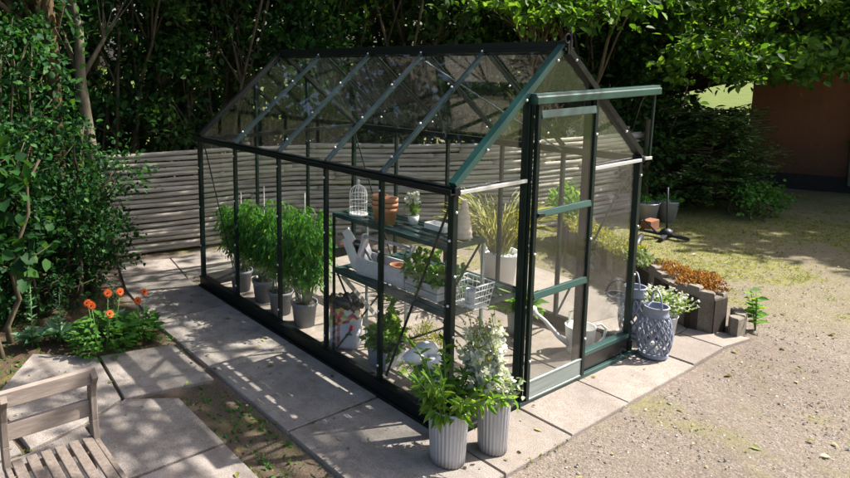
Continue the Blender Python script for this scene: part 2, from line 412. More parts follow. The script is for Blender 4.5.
def build_ground():
    def axis(lo, hi, st, far):
        a = list(np.arange(lo, hi+1e-6, st)); d = st; x = a[-1]
        while x < far: d *= 1.35; x += d; a.append(x)
        d = st; x = a[0]
        while x > -far: d *= 1.35; x -= d; a.insert(0, x)
        return a
    X = axis(-3.2, 9.5, .07, 150); Y = axis(-3.2, 5.5, .07, 150)
    nx, ny = len(X), len(Y); vs = []; g = []; s = []
    for y in Y:
        for x in X:
            far = math.hypot(x, y) > 18
            z = -.028 + (0 if far else .010*fbm(x, y, 2.2) + .004*fbm(x, y, 9, 2))
            inside = -.9 < x < 2.7 and -.5 < y < 3.3
            vs.append((x, y, min(z, -.022) if (inside or x < -.7) else z))
            g.append(1.0 if far else grass_mask(x, y)); s.append(0.0 if far else soil_mask(x, y))
    fs = [(j*nx+i, j*nx+i+1, (j+1)*nx+i+1, (j+1)*nx+i) for j in range(ny-1) for i in range(nx-1)]
    me = bpy.data.meshes.new('ground'); me.from_pydata(vs, [], fs)
    for nm, arr in (('grass', g), ('soil', s)):
        at = me.attributes.new(nm, 'FLOAT', 'POINT'); at.data.foreach_set('value', arr)
    me.polygons.foreach_set('use_smooth', [True]*len(fs))
    m, nt, out = mat('ground_gravel_and_moss')
    a1 = nd(nt, 'ShaderNodeAttribute', attribute_name='grass'); a2 = nd(nt, 'ShaderNodeAttribute', attribute_name='soil')
    big = noise(nt, .8, 5); mid = noise(nt, 6, 6, .65); fine = noise(nt, 110, 4, .75)
    vo = nd(nt, 'ShaderNodeTexVoronoi'); vo.inputs['Scale'].default_value = 95
    tc = nd(nt, 'ShaderNodeTexCoord'); nt.links.new(tc.outputs['Object'], vo.inputs['Vector'])
    stone = ramp(nt, vo.outputs['Color'], [(.1, (.10,.085,.07)), (.5, (.19,.163,.14)), (.9, (.36,.322,.29))])
    dirt = ramp(nt, fine, [(.28, (.085,.066,.05)), (.5, (.18,.15,.124)), (.72, (.345,.30,.262))])
    c = mixc(nt, ramp(nt, mid, [(.35, (.2,.2,.2)), (.7, (.75,.75,.75))]), dirt, stone)
    c = mixc(nt, .7, c, ramp(nt, big, [(.3, (.66,.62,.58)), (.5, (.95,.92,.89)), (.7, (1.1,1.07,1.05))]), 'MULTIPLY')
    so_ = ramp(nt, fine, [(.25, (.035,.024,.016)), (.55, (.10,.068,.045)), (.85, (.22,.165,.11))])
    c = mixc(nt, a2.outputs['Fac'], c, so_)
    gr = ramp(nt, noise(nt, 22, 5, .7), [(.25, (.08,.115,.018)), (.5, (.19,.20,.032)), (.75, (.31,.275,.065))])
    gf = mathn(nt, 'ADD', mathn(nt, 'MULTIPLY', a1.outputs['Fac'], ramp(nt, noise(nt, 26, 5, .7), [(.35, (0,0,0)), (.6, (1,1,1))])), ramp(nt, a1.outputs['Fac'], [(.97, (0,0,0)), (1, (1,1,1))]), True)
    c = mixc(nt, gf, c, gr)
    c = mixc(nt, ramp(nt, a1.outputs['Fac'], [(.95, (0,0,0)), (1, (1,1,1))]), c, ramp(nt, noise(nt, 1.5, 6, .7), [(.3, (.06,.095,.02)), (.7, (.13,.15,.035))]))
    h = mathn(nt, 'ADD', mathn(nt, 'MULTIPLY', fine, 1.0), mathn(nt, 'MULTIPLY', mid, 1.2))
    principled(nt, out, c, .95, 0, .15, bumpn(nt, h, .7, .012))
    me.materials.append(m); o = bpy.data.objects.new('ground', me); COL.objects.link(o)
    tag(o, kind='structure')
build_ground()

# paving: every slab modelled with its own joint, tilt and edge
def slabs(name, polys, m, th=.05, jit=.0025, gap=.006, seed=1):
    R = random.Random(seed); b = MB()
    for poly in polys:
        n = len(poly); cx = sum(p[0] for p in poly)/n; cy_ = sum(p[1] for p in poly)/n
        q = []
        for x, y in poly:
            d = math.hypot(x-cx, y-cy_); q.append((x + (cx-x)*gap*1.4/d, y + (cy_-y)*gap*1.4/d))
        o = len(b.v); b.prism(q, -th, R.uniform(-jit, jit), .006)
        tx, ty = R.uniform(-.004, .004), R.uniform(-.004, .004)
        for i in range(o, len(b.v)):
            x, y, z = b.v[i]
            if z > -th + .01: b.v[i] = (x, y, z + (x-cx)*tx + (y-cy_)*ty)
    return tag(b.build(name, m), kind='structure')
def rect(x0, y0, x1, y1): return [(x0,y0),(x1,y0),(x1,y1),(x0,y1)]
path = []
ys = [-.43, .55, 1.55, 2.55, 3.4]
for i in range(len(ys)-1): path.append([(-.77, ys[i]), (-.03, ys[i]), (-.03, ys[i+1]), (-.77+(.08 if i == 3 else 0), ys[i+1])])
path += [[(-.69,3.4),(-.03,3.4),(.1,4.1),(-.46,4.28)], [(-.03,3.4),(1.2,3.4),(1.3,4.05),(.1,4.1)]]
slabs('garden_path', path, M['slab_old'], seed=3)
front = []
xs = [-.03, .60, 1.24, 2.14, 2.62]
for i in range(4): front.append([(xs[i], -.43 + .02*i), (xs[i+1], -.42 + .02*i), (xs[i+1], -.045), (xs[i], -.045)])
front += [[(2.62,-.35),(2.98,-.40),(2.85,-.02),(2.62,-.045)], [(1.98,-.04),(2.78,-.04),(2.98,.35),(1.98,.5)], [(1.98,.5),(2.98,.35),(3.1,1.1),(1.98,1.1)], [(1.98,1.1),(3.1,1.1),(3.2,1.9),(1.98,1.9)]]
slabs('front_pavement', front, M['slab'], seed=5)
inn = []
for i in range(3):
    for j in range(5):
        inn.append(rect(.03+.624*i, .03+.605*j, .03+.624*(i+1), .03+.605*(j+1)))
slabs('greenhouse_floor_paving', inn, M['floor'], jit=.0015, seed=6)
pat = [[(-1.45,1.47),(-.82,1.36),(-.82,2.05),(-1.38,2.18)], [(-2.12,1.22),(-1.775,1.31),(-1.465,1.475),(-1.395,2.17),(-1.8,2.5),(-2.2,1.95)],
       [(-1.76,1.30),(-1.455,1.455),(-1.14,1.27),(-1.14,.66),(-1.745,.65)], [(-1.74,0),(-1.14,0),(-1.14,.65),(-1.745,.64)], [(-2.95,1.2),(-2.16,1.215),(-2.24,1.96),(-2.5,2.3),(-2.95,2.3)],
       [(-2.6,.66),(-1.755,.65),(-1.77,1.295),(-2.12,1.205),(-2.6,1.18)], [(-2.6,-.1),(-1.75,0),(-1.755,.64),(-2.6,.65)], [(-1.74,-.7),(-1.14,-.7),(-1.14,-.01),(-1.74,-.01)]]
slabs('patio_paving', pat, M['slab_old'], jit=.004, gap=.005, seed=8)

# ------------------------------------------------------------------ greenhouse
W, L, HE, HR, HB = 1.93, 3.086, 1.473, 2.252, .105
BY = [0, .187*L, .371*L, .565*L, .785*L, L]
gh = thing('greenhouse', 'dark green framed glass greenhouse with a sliding door standing on the paving', 'greenhouse')
def part(mb, name, m='frame', par=gh, bevel=.002): return mb.build(name, M[m], par, bevel=bevel)
CLIP = None
def clip(par, p):
    global CLIP
    if CLIP is None:
        CLIP = MB().ball((0,0,0), .0085, 8, 5, (1,1,1)).build('glazing_clip', M['clip'], par); CLIP.location = p; return
    c = CLIP.copy(); COL.objects.link(c); c.parent = par; c.location = p
def clips(par, p0, p1, ts, off=(0,0,0)):
    p0 = Vector(p0); p1 = Vector(p1)
    for t in ts: clip(par, p0.lerp(p1, t) + Vector(off))
# base
b = MB().box((-.028, -.028, -.01), (.022, L+.028, HB)); b.box((-.048, -.03, -.01), (-.028, L+.03, .018)); b.box((-.04,-.028,HB-.012),(-.028,L+.028,HB)); part(b, 'base_rail', 'black')
b = MB().box((W-.022, -.028, -.01), (W+.028, L+.028, HB)); part(b, 'base_rail', 'black')
b = MB().box((.022, L-.022, -.01), (W-.022, L+.028, HB)); part(b, 'base_rail', 'black')
b = MB().box((.022, -.026, -.01), (W/3-.03, .022, HB)); b.box((.022,-.045,-.01),(W/3-.03,-.026,.03)); part(b, 'base_rail', 'black')
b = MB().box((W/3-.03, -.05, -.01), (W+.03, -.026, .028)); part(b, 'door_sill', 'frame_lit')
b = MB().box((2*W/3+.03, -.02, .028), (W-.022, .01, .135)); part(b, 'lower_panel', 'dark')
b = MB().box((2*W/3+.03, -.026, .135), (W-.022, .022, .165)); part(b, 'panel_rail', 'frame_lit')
# corner posts
for x, y in ((0,0), (W,0), (0,L), (W,L)):
    sx = 1 if x == 0 else -1; sy = 1 if y == 0 else -1
    b = MB().box((x-.02, y-.02, HB), (x+.02, y+.02, HE-.03))
    p = part(b, 'corner_post')
    if y == 0: clips(p, (x, -.024, .25), (x, -.024, 1.35), [0, .33, .66, 1])
    if x == 0: clips(p, (-.024, y, .25), (-.024, y, 1.35), [.15, .5, .85])
# side glazing bars
for x in (0, W):
    for y in BY[1:-1]:
        b = MB().box((x-.017, y-.012, HB), (x+.017, y+.012, HE-.03)); p = part(b, 'glazing_bar')
        if x == 0: clips(p, (x-.02, y, .2), (x-.02, y, 1.38), [0, .32, .66, 1])
# eaves with gutter lip
for x, s in ((0, -1), (W, 1)):
    b = MB().box((x-.022, -.03, HE-.03), (x+.022, L+.03, HE+.022)); b.box((min(x+s*.022, x+s*.06), -.03, HE-.02), (max(x+s*.022, x+s*.06), L+.03, HE-.012)); b.box((min(x+s*.052, x+s*.06), -.03, HE-.012), (max(x+s*.052, x+s*.06), L+.03, HE+.014))
    part(b, 'eave_gutter', 'black')
# ridge
b = MB().box((W/2-.022, -.045, HR-.035), (W/2+.022, L+.03, HR+.05)); b.box((W/2-.045, -.04, HR-.012), (W/2+.045, L+.025, HR+.006)); part(b, 'ridge_beam', 'black')
# gable rafters
sl = V(W/2, 0, HR-HE).normalized()
nL = V(-sl.z, 0, sl.x); nR = V(sl.z, 0, sl.x)
for y, nm in ((0, 'front'), (L, 'back')):
    for sgn in (0, 1):
        x0 = 0 if sgn == 0 else W; n = nL if sgn == 0 else nR
        a = V(x0, y, HE+.02); c = V(W/2, y, HR+.005)
        b = MB().bar(a + n*.012, c + n*.012, .05, .042, n)
        p = part(b, 'gable_rafter', 'frame_lit' if (y == 0 and sgn == 0) else 'black')  # light and shade of the front rafters put into their paint colours
        if y == 0:
            clips(p, a + V(0,-.03,0), c + V(0,-.03,0), [.25, .6, .9])
# roof bars
for sgn in (0, 1):
    n = nL if sgn == 0 else nR; x0 = 0 if sgn == 0 else W
    for y in BY[1:-1]:
        a = V(x0, y, HE+.02); c = V(W/2, y, HR)
        b = MB().bar(a + n*.014, c + n*.014, .022, .008, n); b.bar(a + n*.021, c + n*.021, .006, .006, n); b.bar(a - n*.008, c - n*.008, .006, .028, n)
        p = part(b, 'roof_bar', 'roofbar' if sgn == 0 else 'frame', bevel=.003)
        if sgn == 0: clips(p, a + n*.024, c + n*.024, [.1, .36, .66, .97])
        else: clips(p, a - n*.035, c - n*.035, [.2, .7])
# eave-level cross bars on the gables
b = MB().box((.02, -.034, HE-.022), (W/3-.03, -.016, HE+.0)); part(b, 'cross_bar', 'alu')
b = MB().box((2*W/3+.035, -.034, HE-.022), (W-.02, -.016, HE+.0)); part(b, 'cross_bar', 'alu')
b = MB().box((.02, L-.02, HE-.03), (W-.02, L+.02, HE+.01)); part(b, 'cross_bar', 'black')
def roofz(x): return HE + (HR-HE)*min(x, W-x)/(W/2)
for x in (W/3, 2*W/3):
    b = MB().box((x-.013, L-.016, HB), (x+.013, L+.016, HE-.03)); b.box((x-.013, L-.016, HE+.01), (x+.013, L+.016, roofz(x)-.02)); part(b, 'glazing_bar')
# braces
def brace(p, q, m='frame'): part(MB().bar(p, q, .016, .006, (1,0,0)), 'brace', m, bevel=.001)
brace((.028, .03, HE-.05), (.028, BY[1]-.03, HB+.02)); brace((.028, L-.03, HE-.05), (.028, BY[4]+.03, HB+.02))
brace((W-.028, .03, HE-.05), (W-.028, BY[1]-.03, HB+.02), 'roofbar'); brace((W-.028, L-.03, HE-.05), (W-.028, BY[4]+.03, HB+.02))
for y0, y1 in ((BY[1], BY[2]), (BY[3], BY[2])):
    a = V(W, y0, HE+.03) - nR*.045; c = V(W/2, y1, HR-.04) - nR*.03
    part(MB().bar(a, c, .016, .006, nR), 'brace', 'roofbar')
# door jambs, track, door
TZ = 1.955
for x in (W/3, 2*W/3):
    b = MB().box((x-.028, -.024, .028 if x > W/2 else HB*.0), (x+.028, .02, roofz(x) - .01)); b.box((x-.012, -.034, .03), (x+.004, -.024, roofz(x)-.06))
    p = part(b, 'door_jamb'); clips(p, (x+.016, -.029, .25), (x+.016, -.029, 1.85), [0, .25, .5, .75, 1])
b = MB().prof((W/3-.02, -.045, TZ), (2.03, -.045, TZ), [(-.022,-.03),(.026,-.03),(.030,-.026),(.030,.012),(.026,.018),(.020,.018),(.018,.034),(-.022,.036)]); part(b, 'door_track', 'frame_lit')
b = MB().bar((W+.005, -.03, HE-.0), (W+.075, -.04, HE-.0), .03, .022); part(b, 'track_bracket', 'alu')
b = MB().bar((W+.06, -.04, HE+.01), (W+.065, -.045, TZ-.03), .022, .014, (0,1,0)); part(b, 'track_strut', 'frame')
dx0, dx1 = W/3+.012, 2*W/3-.002
for x in (dx0+.014, dx1-.014):
    p = part(MB().box((x-.016, -.062, .03), (x+.016, -.037, TZ-.03)), 'door_stile'); clips(p, (x, -.065, .3), (x, -.065, 1.7), [0,.5,1])
for z, h in ((1.862, .05), (1.245, .042), (.72, .042)):
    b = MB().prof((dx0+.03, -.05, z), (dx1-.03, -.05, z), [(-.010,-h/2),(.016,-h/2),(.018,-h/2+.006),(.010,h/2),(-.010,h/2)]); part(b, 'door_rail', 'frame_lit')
b = MB()
b.box((dx0+.03, -.056, .03), (dx1-.03, -.044, .16))
b.box((dx0+.03, -.060, .03), (dx1-.03, -.056, .042)); b.box((dx0+.03, -.060, .148), (dx1-.03, -.056, .16))
part(b, 'kick_panel', 'kick')
part(MB().bar((dx0+.03, -.066, 1.245), (dx0+.075, -.076, 1.245), .02, .02), 'door_handle', 'dark')
# glass (4 mm sheets)
def pane(poly, nrm, name='wall_pane', par=gh):
    n = Vector(nrm).normalized()*.002
    vs = [Vector(p) - n for p in poly] + [Vector(p) + n for p in poly]; k = len(poly)
    b = MB().add(vs, [tuple(range(k-1, -1, -1)), tuple(range(k, 2*k))] + [(i, (i+1) % k, k+(i+1) % k, k+i) for i in range(k)])
    return b.build(name, M['glass'], par)
for i in range(5):
    y0, y1 = BY[i] + .013, BY[i+1] - .013
    for x in (0, W):
        pane([(x,y0,HB),(x,y1,HB),(x,y1,HE-.03),(x,y0,HE-.03)], (1,0,0))
    for sgn in (0, 1):
        n = nL if sgn == 0 else nR; x0 = 0 if sgn == 0 else W; xm = W/2 - .046 if sgn == 0 else W/2 + .046
        xo = .03 if sgn == 0 else -.03
        def q(x, y): return V(x, y, roofz(x) + .02)
        pane([q(x0+xo, y0), q(x0+xo, y1), q(xm, y1), q(xm, y0)], n, 'roof_pane')
for y in (0.004, L):
    for x0, x1 in ((.02, W/3-.03), (2*W/3+.03, W-.02)):
        lo = HB if y > 1 or x0 < .5 else .165
        pane([(x0,y,lo),(x1,y,lo),(x1,y,HE-.03),(x0,y,HE-.03)], (0,1,0))
        pane([(x0,y,HE),(x1,y,HE)] + ([(x1,y,roofz(x1)-.015),(x0,y,roofz(x0)+.005)] if x0 < .5 else [(x1,y,roofz(x1)+.005),(x0,y,roofz(x0)-.015)]), (0,1,0), 'gable_pane')
pane([(W/3+.03,L,HB),(2*W/3-.03,L,HB),(2*W/3-.03,L,HE-.03),(W/3+.03,L,HE-.03)], (0,1,0))
for y in (.004, L):
    z0 = TZ+.03 if y < 1 else HE+.01; xa = W/3+.03; xb = 2*W/3-.03
    pane([(xa,y,z0),(xb,y,z0),(xb,y,roofz(xb)-.02),(W/2,y,HR-.04),(xa,y,roofz(xa)-.02)], (0,1,0), 'gable_pane')
for z0, z1 in ((.16, .70), (.741, 1.224), (1.266, 1.838)):
    pane([(dx0+.03,-.05,z0),(dx1-.03,-.05,z0),(dx1-.03,-.05,z1),(dx0+.03,-.05,z1)], (0,1,0), 'door_pane')
# curled ridge hook
hk = [(W/2, -.04, HR-.03), (W/2+.005, -.045, HR+.05), (W/2-.0, -.045, HR+.10), (W/2-.012, -.045, HR+.135)]
b = MB().tube(hk, [.007,.006,.005,.003], 8)
b.tube([(W/2-.03 + .028*math.cos(a), -.045, HR+.062 + .028*math.sin(a)) for a in [math.radians(d) for d in range(-60, -330, -20)]], .0045, 7)
part(b, 'ridge_finial', 'iron', bevel=0)

# ------------------------------------------------------------------ staging (stepped shelves inside)
st = thing('plant_staging', 'dark green two tier slatted plant staging inside the greenhouse', 'plant shelf', (.1, .12, 0))
def shelf(x0, x1, y0, y1, z, n):
    o = MB()
    o.box((x0, y0, z-.03), (x0+.018, y1, z)); o.box((x1-.018, y0, z-.03), (x1, y1, z))
    o.box((x0+.018, y0, z-.03), (x1-.018, y0+.018, z)); o.box((x0+.018, y1-.018, z-.03), (x1-.018, y1, z))
    wslat = (x1-x0-.036)/n
    for k in range(n):
        a = x0+.018 + wslat*k; o.box((a+.017, y0+.018, z-.012), (a+wslat-.017, y1-.018, z-.004))
    for t in (.33, .66):
        y = y0 + (y1-y0)*t; o.box((x0+.018, y-.012, z-.026), (x1-.018, y+.012, z-.014))
    return o.build('shelf', M['stage'], st, bevel=.001)
shelf(0, .34, 0, 1.08, 1.1, 4); shelf(0, .76, 0, 1.08, .68, 8)
for x, y, z1 in ((.009,.009,1.069),(.009,1.071,1.069),(.331,.009,1.069),(.331,1.071,1.069),(.751,.009,.649),(.751,1.071,.649)):
    MB().box((x-.008+.0, y-.008, 0), (x+.008, y+.008, z1)).build('leg', M['frame'] if x < .3 else M['kick'], st)  # legs on the gable side paler: sunlight put into their colour
for p, q in (((.012,1.05,.05),(.74,1.05,.62)), ((.012,.03,.72),(.33,.03,1.06)), ((.012,.03,.62),(.74,.03,.05)), ((.02,.60,.22),(.74,.60,.22)), ((.016,1.05,.66),(.016,.85,.40)), ((.32,.03,.66),(.62,.03,.60))):
    MB().bar(p, q, .014, .006, (0,1,0)).build('brace', M['frame'], st)
MB().bar((.02, .99, .64), (.56, .99, .02), .03, .012, (0,1,0)).build('brace', M['crate'], st)  # sun on this brace put into its pale colour

# ------------------------------------------------------------------ things on the staging
Z1, Z2 = 1.1, .68
def birdcage():
    t = thing('birdcage', 'small white wire birdcage on the top shelf', 'birdcage', (.20, 1.03, Z1))
    r = .062; h = .15
    b = MB().lathe([(0,0),(r+.006,0),(r+.006,.012),(r,.016),(0,.016)], n=24); b.build('base_tray', M['cage'], t)
    for k in range(16):
        a = 2*PI*k/16; pts = [(r*math.cos(a), r*math.sin(a), .016), (r*math.cos(a), r*math.sin(a), h)]
        for j in range(1, 7):
            q = j/6*PI/2; pts.append((r*math.cos(q)*math.cos(a), r*math.cos(q)*math.sin(a), h + .07*math.sin(q)))
        MB().tube(pts, .0018, 5).build('wire', M['cage'], t)
    for z in (.05, .1, h):
        MB().tube([(r*math.cos(2*PI*k/20), r*math.sin(2*PI*k/20), z) for k in range(20)], .0022, 5, closed=True).build('ring', M['cage'], t)
    b = MB().lathe([(0,h+.068),(.012,h+.07),(.007,h+.085),(.012,h+.095),(.006,h+.108),(0,h+.11)], n=10); b.build('finial', M['cage'], t)
birdcage()
POT = [(0,0),(.036,0),(.047,.085),(.053,.085),(.055,.112),(.050,.112),(.045,.086),(.034,.01),(0,.01)]
for x, y, n, side in ((.21,.82,3,'left'), (.20,.71,3,'right')):
    for k in range(n):
        lab = f'terracotta pot, {["bottom","middle","top"][k]} of the {side} nested stack on the top shelf'
        o = MB().lathe(POT, n=24).build('terracotta_pot', M['terracotta']); o.location = (x, y, Z1 + .001 + k*.034)
        tag(o, lab, 'pot', 'terracotta pots stacked on the top shelf')
# white potted orchid-like flower
def flower_heads(root, rs, pts, size, n, m, name='flower'):
    P = []; D = []; N = []; S = []
    for p in pts:
        for k in range(n):
            d = rs.normal(size=3); d /= np.linalg.norm(d)
            P.append(np.array(p) + d*size*.15); D.append(d); N.append(rs.normal(size=3)); S.append(size*(.7+.5*rs.random()))
    return tag(leaf_mesh(name, P, D, N, S, m, .8, .3, root), kind='stuff')
def potted(name, label, cat, loc, potprof, potmat, group=None, n=28, flute=0, fd=0, soil=None, potname='pot'):
    t = thing(name, label, cat, loc, 0, group)
    MB().lathe(potprof, n=n if not flute else flute*6, flute=flute, fd=fd).build(potname, M[potmat], t)
    if soil: MB().lathe([(0, soil[1]+.008), (soil[0]*.6, soil[1]+.006), (soil[0], soil[1])], n=20).build('soil', M['soil'], t)
    return t
t = potted('flowering_pot_plant', 'white flowering pot plant at the middle of the top shelf', 'pot plant', (.33, .62, Z1), [(0,0),(.03,0),(.038,.06),(.034,.06),(.028,.01),(0,.01)], 'white', soil=(.034,.05))
rs = np.random.RandomState(3)
MB().tube([(0,0,.05),(.005,.01,.11),(0,.0,.16)], .003, 6).build('stem', M['stem'], t)
flower_heads(t, rs, [(rs.normal()*.022, rs.normal()*.022, .15+rs.random()*.07) for _ in range(16)], .026, 6, M['white_petal'])
flower_heads(t, rs, [(rs.normal()*.03, rs.normal()*.03, .07+rs.random()*.05) for _ in range(8)], .05, 3, M['fresh'], 'leaves')
b = MB(); b.box((-.05,-.085,0),(.05,.085,.008)); b.box((-.05,-.085,.008),(-.044,.085,.04)); b.box((.044,-.085,.008),(.05,.085,.04)); b.box((-.044,-.085,.008),(.044,-.079,.04)); b.box((-.044,.079,.008),(.044,.085,.04))
tag(b.build('seed_tray', M['white'], None, (.36,.42,Z1), .002), 'shallow white seed tray on the top shelf near the gable', 'tray')
b = MB(); pr = [(0,0)]
for k in range(24): z = k/23*.24; pr.append((.052*(1-.72*(k/23)**1.3) + .003*math.sin(k*PI*.66), z))
pr.append((0,.245)); b.lathe(pr, n=28)
tag(b.build('rattan_cone', M['brush'], None, (.335,.20,Z1)), 'beige woven cone by the corner post on the top shelf', 'ornament')
b = MB().lathe([(0,0),(.035,0),(.04,.02),(.04,.075),(.034,.085),(.034,.075),(.03,.01),(0,.01)], n=20)
# lower shelf: trug
def trug():
    t = thing('tool_trug', 'pale grey wooden tool trug with raised ends on the lower shelf', 'tool trug', (.27, .80, Z2), math.radians(8))
    l, w_, h = .21, .085, .125
    b = MB()
    b.box((-w_, -l, 0), (w_, l, .012))
    b.build('bottom', M['trug'], t)
    for s in (-1, 1):
        MB().box((s*w_-.006, -l, .012), (s*w_+.006, l, h)).build('side', M['trug'], t, bevel=.002)
        prof = [(-w_+.006,.012),(w_-.006,.012),(w_-.006,h),(.03,h+.10),(.022,h+.155),(-.022,h+.155),(-.03,h+.10),(-w_+.006,h)]
        vs = [(x, s*l-.007, z) for x, z in prof] + [(x, s*l+.007, z) for x, z in prof]; n = len(prof)
        MB().add(vs, [tuple(range(n)), tuple(range(2*n-1, n-1, -1))] + [(i, n+i, n+(i+1) % n, (i+1) % n) for i in range(n)]).build('end_board', M['trug'], t)
    MB().tube([(0,-l,h+.135),(0,l,h+.135)], .011, 10).build('handle', M['trug'], t)
trug()
tag(MB().lathe([(0,0),(.026,0),(.027,.12),(.012,.15),(.011,.18),(.014,.182),(.014,.195),(0,.197)], n=16).build('bottle', M['dark'], None, (.27,.87,Z2+.014)), 'dark slim bottle standing in the pale trug', 'bottle')
t = thing('hand_trowel', 'grey hand trowel leaning out of the pale trug', 'trowel', (.25,.98,Z2+.02))
MB().tube([(.02,-.06,.02),(0,.0,.11),(-.02,.05,.17)], [.012,.010,.012], 10).build('handle', M['pot_grey'], t)
MB().ball((-.028,.085,.19), .04, 10, 6, (.5,1,.35)).build('blade', M['iron'], t)
b = MB().bar((0,0,.01), (-.03,.09,.22), .10, .012, (1,0,.2)); b.bar((-.03,.09,.22), (-.025,.03,.27), .10, .012, (1,0,.2))
tag(b.build('seed_packet', M['cloth'], None, (.22,1.06,Z2)), 'white folded cardboard packet propped at the end of the trug', 'packet')
tag(MB().lathe(POT, n=24).build('terracotta_pot', M['terracotta'], None, (.27,.70,Z2+.014)), 'terracotta pot sitting inside the pale trug', 'pot')
# herb crate
t = thing('herb_crate', 'whitewashed wooden crate full of leafy herbs on the lower shelf', 'planter', (.30, .42, Z2))
for s in (-1, 1):
    for z in (.0, .05): MB().box((s*.095-.006,-.14,z+.003),(s*.095+.006,.14,z+.047)).build('slat', M['crate'], t, bevel=.002)
    for z in (.0, .05): MB().box((-.089,s*.134-.006,z+.003),(.089,s*.134+.006,z+.047)).build('slat', M['crate'], t, bevel=.002)
MB().box((-.088,-.127,.005),(.088,.127,.085)).build('soil', M['soil'], t)
rs = np.random.RandomState(11)
P, D = blob_points(rs, [(0,.02,.16,.12,.17,.09,260), (0,-.1,.13,.1,.07,.08,90)], 10, .1)
leaf_mesh('foliage', P, D, up_normals(rs, len(P)), .03+.025*rs.random(len(P)), M['fresh'], .8, .2, t)
# wire basket
t = thing('wire_basket', 'white wire basket at the gable end of the lower shelf', 'basket', (.36, .15, Z2))
def rect_ring(a, b, z): return [(-a,-b,z),(a,-b,z),(a,b,z),(-a,b,z)]
for z, k in ((.003,.8),(.04,.86),(.08,.92),(.12,.98),(.155,1.02)):
    MB().tube(rect_ring(.085*k,.10*k,z), .003 if z < .15 else .005, 5, closed=True, smooth=False).build('ring', M['cage'], t)
for i in range(24):
    a = 2*PI*i/24; m_ = max(abs(math.cos(a)), abs(math.sin(a))); x, y = math.cos(a)/m_, math.sin(a)/m_
    MB().tube([(.085*.8*x,.10*.8*y,.003),(.085*1.02*x,.10*1.02*y,.155)], .002, 4).build('wire', M['cage'], t)
MB().box((-.066,-.078,.005),(.066,.078,.009)).build('bottom', M['cage'], t)
tag(MB().lathe([(0,0),(.035,0),(.04,.02),(.04,.075),(.034,.085),(.034,.075),(.03,.01),(0,.01)], n=20).build('jar', M['zinc'], None, (.36,.15,Z2+.010)), 'small blue grey jar standing in the white wire basket', 'jar')

# ------------------------------------------------------------------ floor things in the greenhouse
PT = [(0,0),(.085,0),(.105,.175),(.113,.178),(.115,.205),(.107,.205),(.1,.18),(.08,.02),(0,.02)]
tl = ['tomato plant in a grey pot, first from the far left corner of the greenhouse', 'tomato plant in a grey pot, second from the far left corner of the greenhouse',
      'tomato plant in a grey pot, third from the far left corner of the greenhouse', 'tall tomato plant in the grey pot nearest the staging']
for i, (x, y, h) in enumerate(((.25,2.78,.84), (.28,2.42,.95), (.24,2.09,.90), (.26,1.77,1.0))):
    rs = np.random.RandomState(20+i); R = random.Random(i)
    t = potted('tomato_plant', tl[i], 'tomato plant', (x, y, .002), PT, 'pot_grey', 'potted tomato plants along the glass', soil=(.1,.185))
    b = MB()
    tops = []
    lx, ly = R.uniform(-.06,.06), R.uniform(-.06,.06)
    for k in range(20):
        a = R.uniform(0, 2*PI); r0 = R.uniform(.01,.07); r1 = R.uniform(.05,.21); hh = h*R.uniform(.7,1)
        pts = [(r0*math.cos(a)+(r1-r0)*q*math.cos(a)+lx*q+R.uniform(-.012,.012), r0*math.sin(a)+(r1-r0)*q*math.sin(a)+ly*q+R.uniform(-.012,.012), .185+(hh-.185)*q) for q in (0,.3,.6,1)]
        b.tube(pts, [.006,.005,.004,.002], 5); tops.append(pts)
    b.build('stems', M['stem'], t)
    MB().tube([(.01,.0,.19),(.02,.01,h+.12)], .004, 6).build('cane', M['crate'], t)
    P = []; D = []; N = []; S = []
    for pts in tops:
        for q in range(52):
            u = rs.random()**.7; z = .37 + (pts[3][2]-.34)*u
            k = (z-.185)/(pts[3][2]-.185); base = np.array(pts[0])*(1-k) + np.array(pts[3])*k; base[2] = z
            a = rs.random()*2*PI; out = np.array([math.cos(a), math.sin(a), .2])
            ln = .05+.09*rs.random()
            for j in range(5):
                f = (j+1)/5; pos = base + out*ln*f + np.array([0,0,-.07*f*f]); 
                dv = out*.6 + rs.normal(size=3)*.5 + np.array([0,0,-1.1])
                P.append(pos); D.append(dv); N.append(out + rs.normal(size=3)*.4 + np.array([0,0,.4])); S.append(.022+.036*rs.random())
    leaf_mesh('foliage', P, D, N, S, M['tomato'], .36, .3, t)
